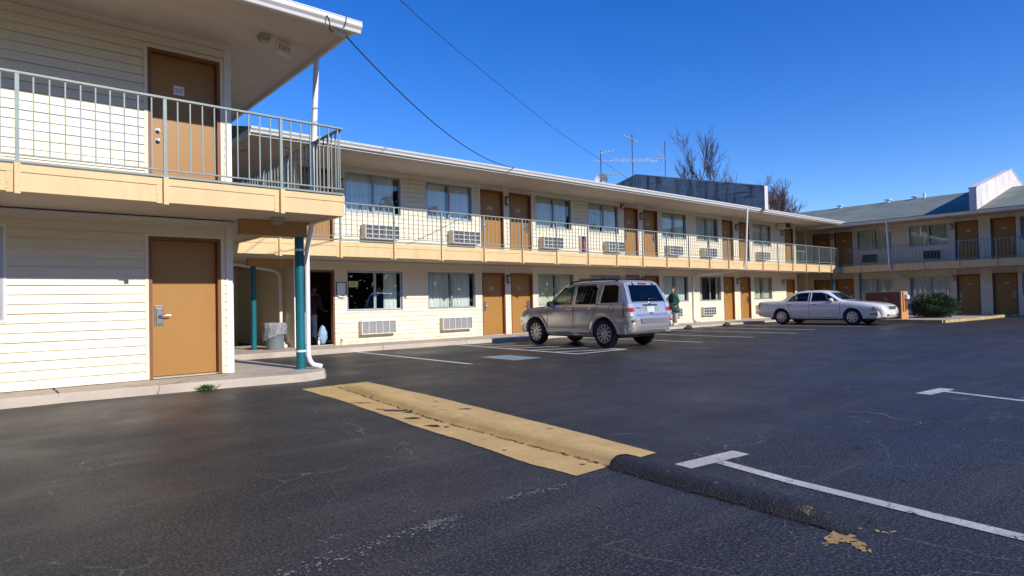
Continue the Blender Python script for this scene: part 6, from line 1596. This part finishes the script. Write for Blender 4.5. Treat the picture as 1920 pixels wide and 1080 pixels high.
# ------------------------------------------------------------------ bare trees behind the roofs
M['twig'] = simple('twig', (.10, .065, .06), .9, var=.3, vscale=2); M['twigred'] = simple('twig_red', (.13, .075, .07), .9, var=.3, vscale=2)
def bare_tree(name, loc, label, seed, stems, spread, levels, twig, cat='tree', trunk_r=.16, mr=.012, kd=(3, 5)):
    rg = random.Random(seed); o = empty(name, loc); tag(o, label, cat); tk = MB(); cr = MB()
    def grow(p, d, ln, r, lv, mb):
        n = 4; pts = [p]; q = p.copy(); dd = d.copy()
        for i in range(n):
            dd = (dd + Vector((rg.gauss(0, .10), rg.gauss(0, .10), rg.gauss(.05, .06)))).normalized(); q = q + dd * ln / n; pts.append(q.copy())
        r1 = max(mr, r * .55); mb.tube(pts, [lerp(r, r1, i / n) for i in range(n + 1)], 5 if lv < levels - 1 else 3, cap=False)
        if lv >= levels: return
        kids = rg.randint(*kd) if lv < levels - 1 else rg.randint(4, 6)
        for k in range(kids):
            t = rg.uniform(.3, 1.) if k else 1.; b = pts[min(n, int(t * n + .5))]; ax = Vector((rg.gauss(0, 1), rg.gauss(0, 1), rg.gauss(0, .4))).normalized()
            nd_ = (dd + ax * spread * rg.uniform(.5, 1.3)).normalized(); grow(b, nd_, ln * rg.uniform(.5, .78), max(mr, r1 * rg.uniform(.6, .9)), lv + 1, cr)
    for (sx, sy, lean, h) in stems:
        d = Vector((lean[0], lean[1], 1)).normalized(); b = Vector((sx, sy, 0)); e = b + d * h * .5
        tk.tube([b, b.lerp(e, .5) + Vector((rg.gauss(0, .1), rg.gauss(0, .1), 0)), e], [trunk_r, trunk_r * .8, trunk_r * .6], 8)
        grow(e, d, h * .26, trunk_r * .6, 0, cr)
    tk.build('trunk', M['bark'], o); cr.build('crown', M[twig], o); return o
bare_tree('bare_tree', (53.6, 34.3, 0), 'slender bare tree with upright stems rising behind the grey firewall', 33, [(0, 0, (.02, -.01), 15.6), (-.9, .9, (-.03, .03), 13.4), (.3, -.4, (.07, -.08), 14.8), (.6, -.9, (.14, -.16), 13.2)], .30, 4, 'twig', trunk_r=.20, mr=.010)
bare_tree('bare_tree', (70.2, 35.9, 0), 'dense rounded bare tree with reddish twigs at the end of the firewall', 5, [(0, 0, (.0, .0), 13.0), (-1.8, 1.6, (-.2, .2), 12.4), (-1.2, 2.4, (-.15, .22), 12.2), (-.6, .8, (-.1, .1), 13.), (.8, -.6, (.1, -.08), 12.8)], .50, 4, 'twigred', trunk_r=.24, mr=.0125, kd=(5, 7))
# added wood out of view: mirrored in glass, made tall to block low sky
def wood(name, a, b, n, hh, depth, seed):
    rg = random.Random(seed); mb = MB(); a = Vector(a); b = Vector(b); t = (b - a).normalized(); nn = Vector((-t.y, t.x, 0))
    for k in range(n):
        s = rg.random(); p = a.lerp(b, s) + nn * rg.gauss(0, depth); top = hh * (.78 + .22 * math.sin(s * 23 + seed) * math.sin(s * 61)); z = top * rg.random() ** .8
        d = Vector((rg.gauss(0, 1), rg.gauss(0, 1), rg.gauss(0, 1))).normalized(); e = d.orthogonal().normalized(); f = d.cross(e); q = rg.uniform(.5, 1.2)
        c = Vector((p.x, p.y, z)); mb.quad(c - e * q, c + f * q * .7, c + e * q, c - f * q * .8)
    o = mb.build(name, M['wood']); tag(o, kind='stuff'); return o
M['wood'] = simple('sky_block_leaves', (.075, .062, .042), .9, var=.5, vscale=.4)
wood('sky_block_wood', (-40, -46, 0), (85, -46, 0), 8000, 17.5, 2.5, 1)
wood('sky_block_wood', (-27, -44, 0), (-27, 60, 0), 9000, 22.0, 2.0, 2)
bpy.context.view_layer.update()
